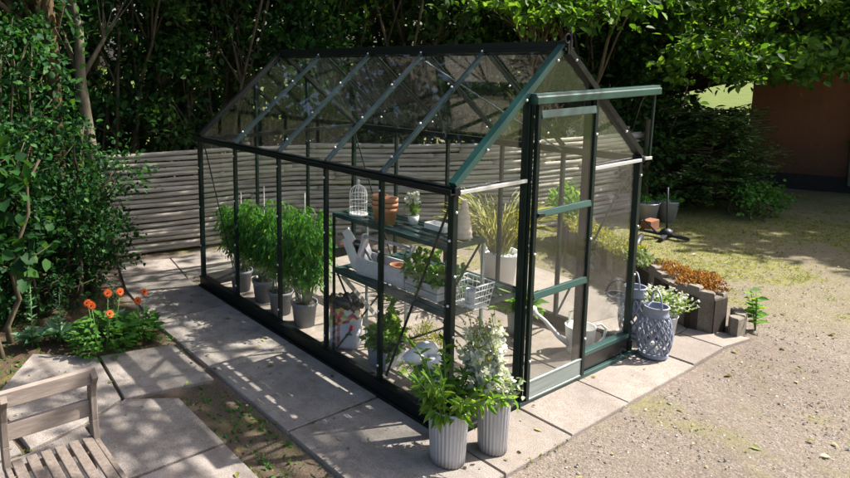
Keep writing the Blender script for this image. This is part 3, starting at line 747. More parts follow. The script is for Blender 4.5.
# bag of compost
def compost_bag():
    t = thing('compost_bag', 'printed compost bag with rolled down black top on the greenhouse floor', 'bag', (.28, 1.26, .002), math.radians(44))
    vs = []; n = 24; prof = [(.0,.88),(.03,1),(.12,1.05),(.22,1.04),(.30,.98),(.34,.86)]
    for z, k in prof:
        for i in range(n):
            a = 2*PI*i/n; e = .7
            x = .085*k*math.copysign(abs(math.cos(a))**e, math.cos(a)); y = .12*k*math.copysign(abs(math.sin(a))**e, math.sin(a))
            q = 1 + .03*math.sin(7*a + z*30)*(1 if 0 < z < .34 else 0)
            vs.append((x*q, y*q, z))
    fs = [tuple(range(n-1,-1,-1))]
    for i in range(len(prof)-1): fs += [(i*n+k, i*n+(k+1) % n, (i+1)*n+(k+1) % n, (i+1)*n+k) for k in range(n)]
    m, nt, out = mat('printed_bag')
    tc = nd(nt, 'ShaderNodeTexCoord'); sx = nd(nt, 'ShaderNodeSeparateXYZ'); nt.links.new(tc.outputs['Object'], sx.inputs[0])
    vo = nd(nt, 'ShaderNodeTexVoronoi'); vo.inputs['Scale'].default_value = 26; nt.links.new(tc.outputs['Object'], vo.inputs['Vector'])
    fr = ramp(nt, vo.outputs['Color'], [(.0, (.75,.70,.30)), (.3, (.80,.78,.70)), (.45, (.62,.08,.05)), (.6, (.70,.45,.10)), (.72, (.45,.03,.12)), (.86, (.15,.35,.06))], 'CONSTANT')
    zz = mathn(nt, 'ADD', sx.outputs[2], mathn(nt, 'MULTIPLY', sx.outputs[1], .35))
    c = mixc(nt, ramp(nt, zz, [(.205, (0,0,0)), (.215, (1,1,1))]), (.66,.70,.80), fr)
    principled(nt, out, c, .35, 0, .5, bumpn(nt, noise(nt, 25, 4), .5, .01)); M['bag'] = m
    MB().add(vs, fs, True).build('sack', m, t)
    b = MB(); R = random.Random(4)
    pr = [(.095,.325),(.125,.335),(.13,.37),(.10,.405),(.06,.40),(.03,.37),(0,.36)]
    b.lathe(pr, n=26)
    b.v = [(x*.78*(1+R.uniform(-.14,.14)), y*1.05*(1+R.uniform(-.14,.14)), z+R.uniform(-.018,.018)) for x, y, z in b.v]
    b.build('rolled_top', M['dark'], t)
    # upright red lettering strokes (unreadable in the photo) and a carrot-and-leaf motif on the side facing out
    b = MB(); xx = -.0925
    for k in range(9):
        z = .045+.018*k; y = .045
        b.tube([(xx,y+.016,z),(xx,y-.004,z+.004),(xx,y-.012,z+.010),(xx,y+.010,z+.012)], .0028, 5)
    b.build('lettering', M['red'], t)
    b = MB(); 
    for k in range(5):
        a = .6+.5*k; b.tube([(xx+.001,-.035,.13),(xx-.001,-.035-.03*math.cos(a),.13+.03*math.sin(a)-.015)], [.004,.007], 6)
    b.build('leaf_motif', M['stem'], t)
    b = MB().tube([(xx,-.06,.20),(xx-.002,-.045,.165)], [.014,.012], 8); b.build('vegetable_motif', M['red'], t)
compost_bag()
# zinc trough with basil-like plant
t = thing('zinc_trough', 'small zinc trough with tall leafy herb by the glass', 'planter', (.33,.86,.002), math.radians(6))
b = MB(); a0, a1 = (.10,.075), (.115,.088); z1 = .14
vs = [(sx*a0[0],sy*a0[1],0) for sx, sy in ((-1,-1),(1,-1),(1,1),(-1,1))] + [(sx*a1[0],sy*a1[1],z1) for sx, sy in ((-1,-1),(1,-1),(1,1),(-1,1))] + [(sx*(a1[0]-.006),sy*(a1[1]-.006),z1) for sx, sy in ((-1,-1),(1,-1),(1,1),(-1,1))] + [(sx*(a0[0]),sy*(a0[1]),.10) for sx, sy in ((-1,-1),(1,-1),(1,1),(-1,1))]
fs = [(3,2,1,0)] + [(l*4+i, l*4+(i+1) % 4, l*4+4+(i+1) % 4, l*4+4+i) for l in range(3) for i in range(4)]
b.add(vs, fs).build('trough', M['zinc'], t, bevel=.004)
MB().box((-.1,-.075,.09),(.1,.075,.115)).build('soil', M['soil'], t)
rs = np.random.RandomState(31)
P, D = blob_points(rs, [(-.02,0,.22,.11,.10,.11,300), (.04,-.02,.40,.07,.07,.14,120)], 10, .1)
leaf_mesh('foliage', P, D, up_normals(rs, len(P), .7), .04+.045*rs.random(len(P)), M['lush'], .6, .2, t)
b = MB()
for k in range(7): b.tube([(rs.normal()*.03, rs.normal()*.02, .11), (rs.normal()*.04, rs.normal()*.03, .30+.12*rs.random())], [.005,.003], 5)
b.build('stems', M['stem'], t)
t = potted('feathery_herb', 'feathery yellow green herb in a low pot behind the white bundles', 'pot plant', (.62,.74,.002), [(0,0),(.07,0),(.085,.09),(.08,.09),(.066,.01),(0,.01)], 'pot_grey', soil=(.08,.075))
P, D = blob_points(rs, [(0,0,.15,.13,.13,.09,500)], 10, .1); D[:, 2] += .9
leaf_mesh('foliage', P, D, up_normals(rs, len(P), 1), .02+.03*rs.random(len(P)), M['sedum'], .22, .2, t)
# square white and green bag planter with white cloth bundles
t = thing('square_bucket', 'square white bucket with dark green bands inside the corner of the greenhouse', 'bucket', (.25,.34,.002), math.radians(10))
def taper(b, s0, s1, z0, z1):
    vs = [(x*s0,y*s0,z0) for x, y in ((-1,-1),(1,-1),(1,1),(-1,1))] + [(x*s1,y*s1,z1) for x, y in ((-1,-1),(1,-1),(1,1),(-1,1))]
    return b.add(vs, [(3,2,1,0),(4,5,6,7)] + [(i,(i+1) % 4,4+(i+1) % 4,4+i) for i in range(4)])
taper(MB(), .075, .086, 0, .13).build('lower_body', M['white'], t, bevel=.004)
taper(MB(), .0865, .091, .13, .165).build('green_band', M['greenink'], t)
taper(MB(), .0905, .0925, .165, .185).build('white_band', M['white'], t)
taper(MB(), .093, .0965, .185, .225).build('green_band', M['greenink'], t)
labs = ['white cloth bundle on the striped bucket, the one lying highest at the back', 'white cloth bundle on the striped bucket, the one nearest the left glass', 'white cloth bundle on the striped bucket, the one lying towards the corner post']
for k, (x, y, z, r) in enumerate(((.29,.44,.285,.078), (.165,.42,.275,.076), (.23,.29,.272,.07))):
    b = MB().ball((0,0,0), r, 14, 9, (1.15,.85,.68), .03, random.Random(k))
    tag(b.build('cloth_bundle', M['cloth'], None, (x,y,z)), labs[k], 'cloth bundle', 'white cloth bundles on the bucket')
# hosta in white pot
t = potted('leafy_pot_plant', 'bright broad leaved plant in a pale textured pot behind the watering can', 'pot plant', (1.58,.66,.002), [(0,0),(.075,0),(.085,.05),(.098,.2),(.09,.2),(.08,.03),(0,.02)], 'crate', soil=(.09,.18))
rs = np.random.RandomState(41)
n = 110; a = rs.random(n)*2*PI; el = rs.random(n)
D = np.stack([np.cos(a)*(1.1-el*.6), np.sin(a)*(1.1-el*.6), .1+el*.7], 1); P = np.array([0,0,.20]) + D*(.02+.12*rs.random((n,1)))
leaf_mesh('foliage', P, D, up_normals(rs, n, .35), .08+.06*rs.random(n), M['fresh'], .6, .25, t, curl=.3)
# watering can
t = thing('watering_can', 'white enamel watering can on the greenhouse floor beside the door', 'watering can', (1.66,.20,.002), math.radians(148))
MB().lathe([(0,0),(.085,0),(.09,.01),(.105,.20),(.109,.205),(.101,.205),(.085,.02),(0,.02)], n=36).build('body', M['white'], t)
MB().tube([(.08,0,.06),(.16,0,.12),(.27,0,.25),(.33,0,.30)], [.022,.018,.014,.013], 14).build('spout', M['white'], t)
b = MB(); b.lathe([(.013,0),(.02,.02),(.042,.05),(.042,.056),(0,.062)], n=22); q = V(.8,0,.6).to_track_quat('Z','Y')
b.v = [tuple(q @ Vector(p) + V(.325,0,.296)) for p in b.v]; b.build('rose', M['white'], t)
MB().tube([(-.095,0,.19),(-.15,0,.215),(-.19,0,.18),(-.18,0,.11),(-.14,0,.06),(-.09,0,.05)], .009, 10).build('side_handle', M['white'], t)
MB().tube([(.04,.085,.2),(.045,.075,.28),(.045,0,.325),(.045,-.075,.28),(.04,-.085,.2)], .009, 10).build('top_handle', M['white'], t)
# straw-yellow grass in white tub
t = potted('arching_grass', 'straw coloured arching grass in a tall white tub beyond the staging', 'pot plant', (2.22,1.36,.002), [(0,0),(.13,0),(.17,.36),(.18,.37),(.18,.40),(.165,.40),(.15,.36),(0,.33)], 'white')
rs = np.random.RandomState(43); P = []; D = []; N = []; S = []
for k in range(150):
    a = rs.random()*2*PI; sp = .15+.5*rs.random(); p = np.array([math.cos(a)*.08*rs.random(), math.sin(a)*.08*rs.random(), .36])
    d = np.array([math.cos(a)*sp, math.sin(a)*sp, 1]); d /= np.linalg.norm(d)
    for j in range(5):
        P.append(p.copy()); D.append(d.copy()); N.append(np.array([math.cos(a), math.sin(a), .3]) + rs.normal(size=3)*.3); S.append(.17)
        p = p + d*.14; d = d + np.array([math.cos(a)*.12, math.sin(a)*.12, -.22*(j*.5+.2)]); d /= np.linalg.norm(d)
leaf_mesh('blades', P, D, N, S, M['yellowplant'], .085, .2, t)

# ------------------------------------------------------------------ pots in front
RP = [(0,0),(.088,0),(.092,.006),(.105,.30),(.107,.318),(.100,.318),(.098,.28),(0,.27)]
t = potted('ribbed_zinc_pot', 'ribbed zinc pot at the greenhouse corner spilling broad green leaves', 'planter', (-.19,-.17,.002), RP, 'ribzinc', 'ribbed zinc pots at the corner', flute=30, fd=.0022, soil=(.099,.285))
rs = np.random.RandomState(51)
b = MB(); P = []; D = []; S = []
for k in range(26):
    a = rs.random()*2*PI; ln = .14+.21*rs.random(); sp = .15+.5*rs.random(); p = np.array([.06*math.cos(a), .06*math.sin(a), .28]); d = np.array([math.cos(a)*sp+.16, math.sin(a)*sp-.06, 1.0]); d /= np.linalg.norm(d); pts = [tuple(p)]
    for j in range(9):
        d = d + np.array([math.cos(a)*.05, math.sin(a)*.05, -.09*sp]); d /= np.linalg.norm(d); p = p + d*ln/8; pts.append(tuple(p))
        for q in range(2):
            g = rs.normal(size=3); g /= np.linalg.norm(g); P.append(p.copy()); D.append(d*.5 + g*.8 + np.array([0,0,-.12])); S.append((.045+.05*rs.random())*(1.1-.04*j))
    b.tube(pts, [.004]*len(pts), 5)
for k in range(30):
    a = rs.random()*2*PI; P.append(np.array([.09*math.cos(a), .09*math.sin(a), .325])); D.append(np.array([math.cos(a), math.sin(a), -.2-.9*rs.random()])); S.append(.07+.05*rs.random())
n = len(P)
leaf_mesh('foliage', P, D, up_normals(rs, n, .6), S, M['lush'], .30, .3, t, curl=.3)
b.build('stems', M['stem'], t)
t = potted('ribbed_zinc_pot', 'ribbed zinc pot by the door jamb with tall white flower spikes', 'planter', (.10,-.24,.002), [(r*.84, z*.97) for r, z in RP], 'ribzinc', 'ribbed zinc pots at the corner', flute=26, fd=.002, soil=(.082,.275))
P, D = blob_points(rs, [(0,0,.37,.11,.11,.07,330)], 10, .1)
leaf_mesh('foliage', P, D, up_normals(rs, len(P), .8), .022+.03*rs.random(len(P)), M['greygreen'], .5, .2, t)
b = MB(); heads = []; buds = []
for k in range(17):
    aa = rs.random()*2*PI; sx, sy = .055*math.cos(aa), .055*math.sin(aa); ln = .22+.26*rs.random(); lx, ly = -.14+.22*rs.random(), .02+.12*rs.random()
    top = (sx+lx, sy+ly, .34+ln); b.tube([(sx,sy,.28),(sx+lx*.4,sy+ly*.4,.34+ln*.45),top], [.004,.003,.002], 5)
    for j in range(20):
        u = .2+.8*j/20; p = (sx+lx*u+rs.normal()*.018, sy+ly*u+rs.normal()*.018, .30+(.04+ln)*u)
        (heads if u < .78 else buds).append(p)
b.build('stems', M['stem'], t)
flower_heads(t, rs, heads, .034, 7, M['white_petal']); flower_heads(t, rs, buds, .014, 5, M['sedum'], 'buds')

# lanterns
def lantern(label, loc, h, r):
    t = thing('lattice_lantern', label, 'lantern', loc, rnd.random(), 'blue grey lattice lanterns')
    def rad(u): return r*(.66 + .34*math.sin(PI*min(1, max(0, .12+.80*u)))**1.0 - .06*u)
    nh = 13; rows = 7; zb, zt = .03, h*.80
    MB().lathe([(0,0),(rad(0)*.95,0),(rad(0)+.006,.01),(rad(0)+.006,.03),(rad(0)-.006,.03),(rad(0)*.9,.012),(0,.012)], n=32).build('base', M['bluegrey'], t)
    b = MB(); dz = (zt-zb)/rows; N = nh*12
    for k in range(rows+1):
        pts = []
        for i in range(N):
            a = 2*PI*i/N; z = zb + k*dz + (0 if k in (0, rows) else 1)*((-1)**k)*dz*.47*math.cos(nh*a)
            rr = rad((z-zb)/(zt-zb)); pts.append((rr*math.cos(a), rr*math.sin(a), z))
        b.tube(pts, .0072, 6, closed=True)
    b.build('lattice_body', M['bluegrey'], t)
    rt = rad(1)
    MB().lathe([(rt-.012,zt-.01),(rt+.006,zt-.01),(rt+.008,zt),(rt+.002,zt+.01),(rt,h*.93),(rt+.007,h*.94),(rt+.007,h*.96),(rt-.006,h*.96),(rt-.008,zt)], n=32).build('neck', M['bluegrey'], t)
    pts = [((rt+.004)*math.cos(q)*(1.0), 0, h*.93 + (.125 if h > .38 else .12)*math.sin(q)) for q in [PI*i/14 for i in range(15)]]
    MB().tube(pts, .0065, 8).build('handle', M['bluegrey'], t)
    MB().lathe([(0,.012),(.035,.012),(.035,.10),(0,.102)], n=20).build('candle', M['white'], t)
lantern('rounder blue grey lattice lantern standing in front on the paving', (2.045,-.135,.002), .40, .116)
lantern('slimmer blue grey lattice lantern half hidden by the greenhouse corner', (2.275,.135,.002), .42, .108)
# lavender pot
t = potted('lavender_pot', 'pale flowering lavender in a zinc pot behind the lanterns', 'pot plant', (2.40,-.03,.002), [(0,0),(.07,0),(.09,.19),(.096,.2),(.09,.2),(.082,.16),(0,.15)], 'zinc', soil=(.085,.165))
rs = np.random.RandomState(61); P = []; D = []; heads = []
for k in range(620):
    a = rs.random()*2*PI; sp = 1.15*rs.random(); d = np.array([math.cos(a)*sp, math.sin(a)*sp, 1]); d /= np.linalg.norm(d); ln = .06+.16*rs.random()
    P.append(np.array([math.cos(a)*.06*rs.random(), math.sin(a)*.06*rs.random(), .18]) + d*ln*.8); D.append(d + rs.normal(size=3)*.4)
    if k % 4 == 0: heads.append(tuple(P[-1] + d*.06))
leaf_mesh('foliage', P, D, up_normals(rs, len(P), 1), .03+.03*rs.random(len(P)), M['silver'], .26, .2, t)
flower_heads(t, rs, heads, .018, 5, M['white_petal'])

# ------------------------------------------------------------------ raised bed of palisade blocks
rb = thing('raised_bed', 'curved raised bed walled with stone palisade blocks beside the greenhouse', 'raised bed', (3.2,.3,0))
RB = V(3.2,.3,0)
line = [(3.22,.02),(3.14,-.14),(2.98,-.22),(2.82,-.20),(2.78,-.05),(2.86,.12),(2.98,.30),(3.13,.50),(3.30,.72),(3.46,.98),(3.62,1.26),(3.80,1.55),(4.02,1.82),(4.3,2.05),(4.6,2.2)]
inner = [(3.24,-.02),(3.30,.15),(3.36,.30),(3.5,.52),(3.66,.78),(3.82,1.05),(3.98,1.3),(4.2,1.55),(4.7,1.9)]
def resample(pl, st):
    pl = [Vector((x, y, 0)) for x, y in pl]; out = [pl[0]]; acc = 0
    for a, c in zip(pl, pl[1:]):
        l = (c-a).length; t_ = st-acc
        while t_ <= l: out.append(a.lerp(c, t_/l)); t_ += st
        acc = (acc + l) % st
    return out
def block(p, d, w_, dep, z0, z1):
    d = d.normalized(); n = V(d.y, -d.x, 0); pr = [(-w_/2,0),(-w_/2,dep*.55),(-w_*.33,dep*.85),(0,dep),(w_*.33,dep*.85),(w_/2,dep*.55),(w_/2,0)]
    poly = [(p + d*a + n*c) for a, c in pr]
    b = MB().prism([(q.x-RB.x, q.y-RB.y) for q in poly][::-1], z0, z1, .008)
    return b
pts = resample(line, .105)
for i in range(len(pts)-1):
    d = pts[i+1]-pts[i]; m_ = (pts[i]+pts[i+1])/2
    h = .33 + .03*math.sin(i*1.3) + rnd.uniform(-.012,.012) - (.05 if i > 12 else 0)
    block(m_, d, .098, .09, -.05, h).build('palisade_block', M['palis'], rb)
for p, d in ((V(3.06,-.325,0), V(-1,-.25,0)), (V(2.955,-.335,0), V(-1,.05,0)), (V(3.16,-.27,0), V(-1,-.6,0))):
    block(p, d, .1, .09, -.05, .15+rnd.uniform(-.01,.01)).build('low_block', M['palis'], rb)
poly = [(x-RB.x, y-RB.y) for x, y in line] + [(x-RB.x, y-RB.y) for x, y in inner[::-1]]
b = MB().add([(x, y, .27) for x, y in poly] + [(x, y, -.03) for x, y in poly], [tuple(range(len(poly)))[::-1]] + [(i, (i+1) % len(poly), len(poly)+(i+1) % len(poly), len(poly)+i) for i in range(len(poly))])
b.build('soil', M['soil'], rb)
rs = np.random.RandomState(71)
def carpet(name, label, cat, pts, r, h, n, m, size, wr=.5, upb=.6, group=None):
    c0 = np.mean(np.array(pts), 0); t = thing(name, label, cat, (c0[0], c0[1], c0[2]), 0, group)
    P = []; 
    for k in range(n):
        p = pts[rs.randint(len(pts))]; a = rs.random()*2*PI; q = r*math.sqrt(rs.random())
        P.append([p[0]+q*math.cos(a)-c0[0], p[1]+q*math.sin(a)-c0[1], p[2]-c0[2] + h*rs.random()*(1-(q/r)**2*.6)])
    P = np.array(P); D = rs.normal(size=(n,3)); D[:,2] = abs(D[:,2]) + upb
    leaf_mesh('foliage', P, D, rs.normal(size=(n,3)), size*(.6+.8*rs.random(n)), m, wr, .2, t)
carpet('red_sedum', 'rusty red sedum mat at the front end of the raised bed', 'ground cover plant', [(3.0,-.08,.3),(3.08,.05,.3),(2.95,.02,.3),(3.12,.2,.3),(3.05,-.02,.33),(3.2,.35,.3)], .13, .09, 2600, M['sedum_red'], .022)
carpet('yellow_sedum', 'yellow green sedum mat further back on the raised bed', 'ground cover plant', [(3.5,.85,.27),(3.6,1.0,.27),(3.75,1.3,.27),(3.9,1.5,.27),(4.1,1.75,.27)], .18, .12, 3000, M['sedum'], .028)
carpet('silver_saxifrage', 'silvery green rosettes between the red and yellow sedum mats', 'ground cover plant', [(3.2,.48,.28),(3.3,.62,.28),(3.4,.72,.28)], .11, .08, 700, M['greygreen'], .04)
carpet('bed_perennial', 'leafy green perennial at the far end of the raised bed', 'plant', [(4.2,1.95,.3),(4.4,2.05,.3)], .22, .4, 900, M['fresh'], .06)
def weed(name, label, loc, h, n, m, size, R):
    t = thing(name, label, 'plant', loc); b = MB(); P = []; D = []
    for s in range(3):
        tx, ty = R.normal()*.05, R.normal()*.05; hh = h*(.7+.3*R.random()); b.tube([(0,0,-.02),(tx*.5,ty*.5,hh*.5),(tx,ty,hh)], [.006,.005,.002], 6)
        for k in range(n):
            u = .15+.85*k/n; a = k*2.4+s; d = np.array([math.cos(a), math.sin(a), .25]); P.append([tx*u, ty*u, hh*u]); D.append(d)
    b.build('stems', M['stem'], t); n_ = len(P)
    leaf_mesh('foliage', P, D, up_normals(R, n_, .3), size*(.6+.6*R.random(n_)), m, .55, .2, t)
weed('tall_weed', 'upright light green weed growing at the right end of the raised bed', (3.24,-.33,-.02), .42, 16, M['fresh'], .09, rs)

# ------------------------------------------------------------------ left flower bed
def calendula(label, loc, spread, h, nl, fl):
    t = thing('calendula', label, 'flowering plant', loc, 0, 'orange calendula plants'); b = MB()
    P = []; D = []
    for k in range(nl):
        a = rs.random()*2*PI; q = spread*math.sqrt(rs.random()); z = .03 + h*rs.random()*(1-.5*q/spread)
        P.append([q*math.cos(a), q*math.sin(a), z]); D.append([math.cos(a), math.sin(a), .1+.5*rs.random()])
    leaf_mesh('foliage', P, D, up_normals(rs, nl, .4), (.045+.035*rs.random(nl)), M['fresh_dark'], .58, .2, t, curl=.25)
    for (x, y, z) in fl: b.tube([(x*.4,y*.4,0),(x*.8,y*.8,z*.6),(x,y,z)], [.005,.004,.003], 6)
    b.build('stems', M['stem'], t)
    tocam = V(-.25,-.75,.6).normalized()
    for (x, y, z) in fl:
        f = (tocam + V(rs.normal()*.2, rs.normal()*.2, rs.normal()*.2)).normalized(); e1 = f.cross(V(0,0,1)).normalized(); e2 = e1.cross(f)
        PP = []; DD = []; NN = []
        for ring, ln in ((0,1),(1,.75)):
            for k in range(14):
                a = 2*PI*(k+.5*ring)/14; d = e1*math.cos(a) + e2*math.sin(a) + f*(.12+.25*ring); PP.append(V(x,y,z) + f*.003*ring); DD.append(d); NN.append(f)
        fo = leaf_mesh('flower', PP, DD, NN, [.036]*14+[.026]*14, M['orange_petal'], .42, .1, t)
        MB().ball(V(x,y,z)+f*.008, .0075, 8, 5).build('flower_centre', M['centre'], fo)
M['fresh_dark'] = m_leaf('calendula_leaf', [(.04,.14,.025), (.06,.18,.03), (.085,.23,.035), (.14,.30,.055)], .35, .6, spec=.2)
calendula('large calendula plant with five orange flowers in the shaded bed', (-1.30,2.30,-.02), .23, .30, 330, [(-.10,-.06,.40),(-.12,-.03,.415),(.06,.02,.44),(.16,.02,.43),(.05,-.03,.29)])
calendula('smaller calendula plant with two orange flowers at the edge of the path', (-.98,2.34,-.02), .15, .22, 170, [(-.02,-.03,.33),(.07,.05,.36)])
def spike(label, loc, h, R):
    t = thing('grey_leaved_plant', label, 'plant', loc, 0, 'grey green plants in the shaded bed'); P = []; D = []; S = []
    for k in range(26): a = k*2.4; P.append([0,0,.03+.05*R.random()]); D.append([math.cos(a), math.sin(a), .35+.5*R.random()]); S.append(.12+.07*R.random())
    for k in range(34): u = R.random(); a = R.random()*2*PI; P.append([R.normal()*.012, R.normal()*.012, .08+(h-.08)*u]); D.append([math.cos(a), math.sin(a), .6]); S.append(.035+.05*(1-u))
    leaf_mesh('foliage', P, D, up_normals(R, len(P), .4), S, M['sage'], .34, .25, t, curl=.25)
    MB().tube([(0,0,0),(.01,0,h)], [.006,.003], 6).build('stem', M['stem'], t)
spike('grey green leafy plant with a tall spike, leftmost in the shaded bed', (-1.76,2.66,-.02), .52, rs)
spike('grey green leafy plant with a tall spike, between the leftmost one and the large calendula', (-1.55,2.62,-.02), .40, rs)
spike('grey green leafy plant just behind the two calendulas', (-1.10,2.62,-.02), .42, rs)

# ------------------------------------------------------------------ wooden folding chair
ch = thing('folding_chair', 'weathered slatted wooden folding chair on the patio slabs', 'chair', (-2.17,.25,0))
def cb(name, p, q, w_, h_, m='teak', up=(0,0,1)):
    MB().bar(p, q, w_, h_, up).build(name, M[m], ch, bevel=.004)
SZ = .42
for s in (-1, 1):
    x = s*.205
    b = MB(); pts = [(x,.20,SZ-.02),(x,.215,SZ+.10),(x,.22,SZ+.22),(x,.205,SZ+.30),(x,.175,SZ+.345)]
    for p, q in zip(pts, pts[1:]): b.bar(p, q, .032, .06, (0,1,.2))
    b.build('back_post', M['teak'], ch, bevel=.004)
    cb('seat_rail', (x,.20,SZ-.015), (x,-.20,SZ-.005), .026, .05)
    cb('leg', (x*.92,.26,0), (x*.92,-.16,SZ-.045), .026, .04, up=(0,1,1))
    cb('leg', (x*.80,-.24,0), (x*.80,.17,SZ-.045), .026, .04, up=(0,1,-1))
cb('top_rail', (-.245,.195,SZ+.325), (.20,.195,SZ+.325), .03, .075, 'teak_x'); cb('mid_rail', (-.19,.222,SZ+.155), (.19,.222,SZ+.155), .022, .085, 'teak_x')
for k in range(6):
    x = -.162 + k*.065; cb('seat_slat', (x,.205,SZ+.012), (x,-.205,SZ+.018), .048, .016)
cb('cross_rail', (-.19,-.18,SZ-.01), (.19,-.18,SZ-.01), .03, .03, 'teak_x'); cb('cross_rail', (-.19,.17,SZ-.015), (.19,.17,SZ-.015), .03, .03, 'teak_x')

# ------------------------------------------------------------------ fence of stacked logs
fl = [(-.47,4.56),(.1,4.43),(.6,4.32),(1.13,4.26),(1.8,4.10),(2.5,3.72),(3.3,3.12),(4.2,2.66),(5.2,2.46),(6.0,2.40),(6.7,2.30)]
fn = thing('log_fence', 'curved fence of stacked grey horizontal logs behind the greenhouse', 'fence', (.6,4.3,0))
FO = V(.6,4.3,0)
fp = resample(fl, .11); b = MB(); R = random.Random(12); rows = 20
for r in range(rows):
    z = .02 + r*.0575; i = 0
    while i < len(fp)-2:
        n = R.randint(14, 30); seg = fp[i:i+n+1]
        if len(seg) < 3: break
        r0 = R.uniform(.0265,.0305); r1 = R.uniform(.023,.029)
        off = R.uniform(-.008,.008); ph = R.uniform(0,6); dz = R.uniform(-.006,.006)
        pts = []; rad = []
        for k, p in enumerate(seg):
            d = seg[min(k+1, len(seg)-1)]-seg[max(k-1,0)]; nn = V(d.y,-d.x,0).normalized(); u = k/(len(seg)-1)
            hz = 1 + .04*(1-min(1,(i+k)/35))
            pts.append(p - FO + nn*(off + .006*math.sin(k*.35+ph)) + V(0,0,z*hz + dz + .007*math.sin(k*.28+ph*2)))
            rad.append((r0*(1-u)+r1*u)*(1+R.uniform(-.05,.05)))
        b.tube(pts, rad, 9); i += n
b.build('logs', M['log'], fn)
for k in (16, 33, 50, 66, 80):
    if k < len(fp)-1:
        d = fp[k+1]-fp[k]; nn = V(d.y,-d.x,0).normalized(); p = fp[k] - FO - nn*.075
        MB().tube([p + V(0,0,-.05), p + V(.01,0,.6), p + V(0,.01,1.2)], [.045,.042,.04], 10).build('post', M['post'], fn)
p = fp[-2]-FO
MB().tube([p + V(-.05,-.10,-.05), p + V(-.05,-.10,1.30)], [.05,.045], 10).build('post', M['bark'], fn)
tag(MB().tube([(0,0,-.05),(-.05,.02,.4),(-.10,.05,.85),(-.155,.09,1.22)], [.034,.031,.029,.026], 10).build('leaning_post', M['post'], None, (-.44,4.30,0)), 'weathered wooden post leaning against the left end of the log fence', 'post')

# ------------------------------------------------------------------ right side
def tub(label, x, y, r=.14):
    t = potted('zinc_tub', label, 'planter', (x, y, -.03), [(0,0),(r*.72,0),(r,.27),(r+.006,.275),(r,.28),(r-.006,.26),(0,.24)], 'zinc', 'zinc tubs beside the fence')
    P, D = blob_points(rs, [(0,0,.29,r*.9,r*.9,.05,160)], 8, .08); D[:,2] += .6
    leaf_mesh('foliage', P, D, up_normals(rs, len(P), .9), .04+.03*rs.random(len(P)), M['fresh_dark'], .3, .2, t)
tub('zinc tub beside the fence end, the one nearer the greenhouse', 6.02, 1.98, .17); tub('zinc tub beside the fence end, the one nearer the dark bush', 6.32, 1.84, .13)
t = thing('parasol_base', 'dark iron cross shaped stand with a thin pole on the dirt', 'stand', (5.45,1.42,-.02))
for a in (0.2, 1.77): MB().bar((-.24*math.cos(a),-.24*math.sin(a),.03),(.24*math.cos(a),.24*math.sin(a),.05), .05, .035).build('foot', M['iron'], t, bevel=.004)
MB().ball((0,0,.06), .075, 10, 6, (1,1,.8)).build('hub', M['iron'], t)
MB().tube([(0,0,.05),(-.01,.02,.62)], .012, 8).build('pole', M['iron'], t)
MB().bar((-.1,.05,.05),(-.20,.18,.22), .035, .02).build('lever', M['iron'], t)
t = thing('tool_log', 'dark weathered timber lying on the dirt left of the iron stand', 'timber', (4.98,1.5,-.02))
MB().tube([(-.30,-.12,.03),(0,.0,.045),(.22,.08,.035)], [.03,.04,.03], 8).build('timber', M['iron'], t)
tag(MB().box((-.11,-.06,0),(.11,.06,.13)).build('clay_block', M['brown_clay'], None, (5.72,1.75,-.03), .01), 'brown clay block on the dirt in front of the zinc tubs', 'block')

# outbuilding with orange render
OBX = 1.3
ob = thing('outbuilding', 'orange rendered outbuilding with black plinth in deep shade', 'building', (9.91,2.34,0), math.atan2(-.949,.316))
# local x runs along the visible wall (towards -y), local y points away from the camera
MB().box((0,0,.22),(7,4.5,2.75)).build('wall', M['orange_wall'], ob)
MB().box((-.02,-.025,-.1),(7.02,4.52,.22)).build('plinth', M['plinth'], ob)
MB().tube([(OBX,-.05,.1),(OBX,-.05,2.6)], .035, 12).build('drainpipe', M['zinc'], ob)
b = MB(); vs = [(-.3,-.4,2.66),(7.3,-.4,2.66),(7.3,4.9,2.66),(-.3,4.9,2.66),(-.3,2.25,4.6),(7.3,2.25,4.6)]
vs2 = [(x,y,z+.12) for x, y, z in vs]
b.add(vs+vs2, [(0,3,2,1),(0,1,7,6),(1,2,8,11,7),(2,3,9,8),(3,0,6,10,9),(6,7,11,10),(8,9,10,11)]); b.build('roof', M['roof'], ob)

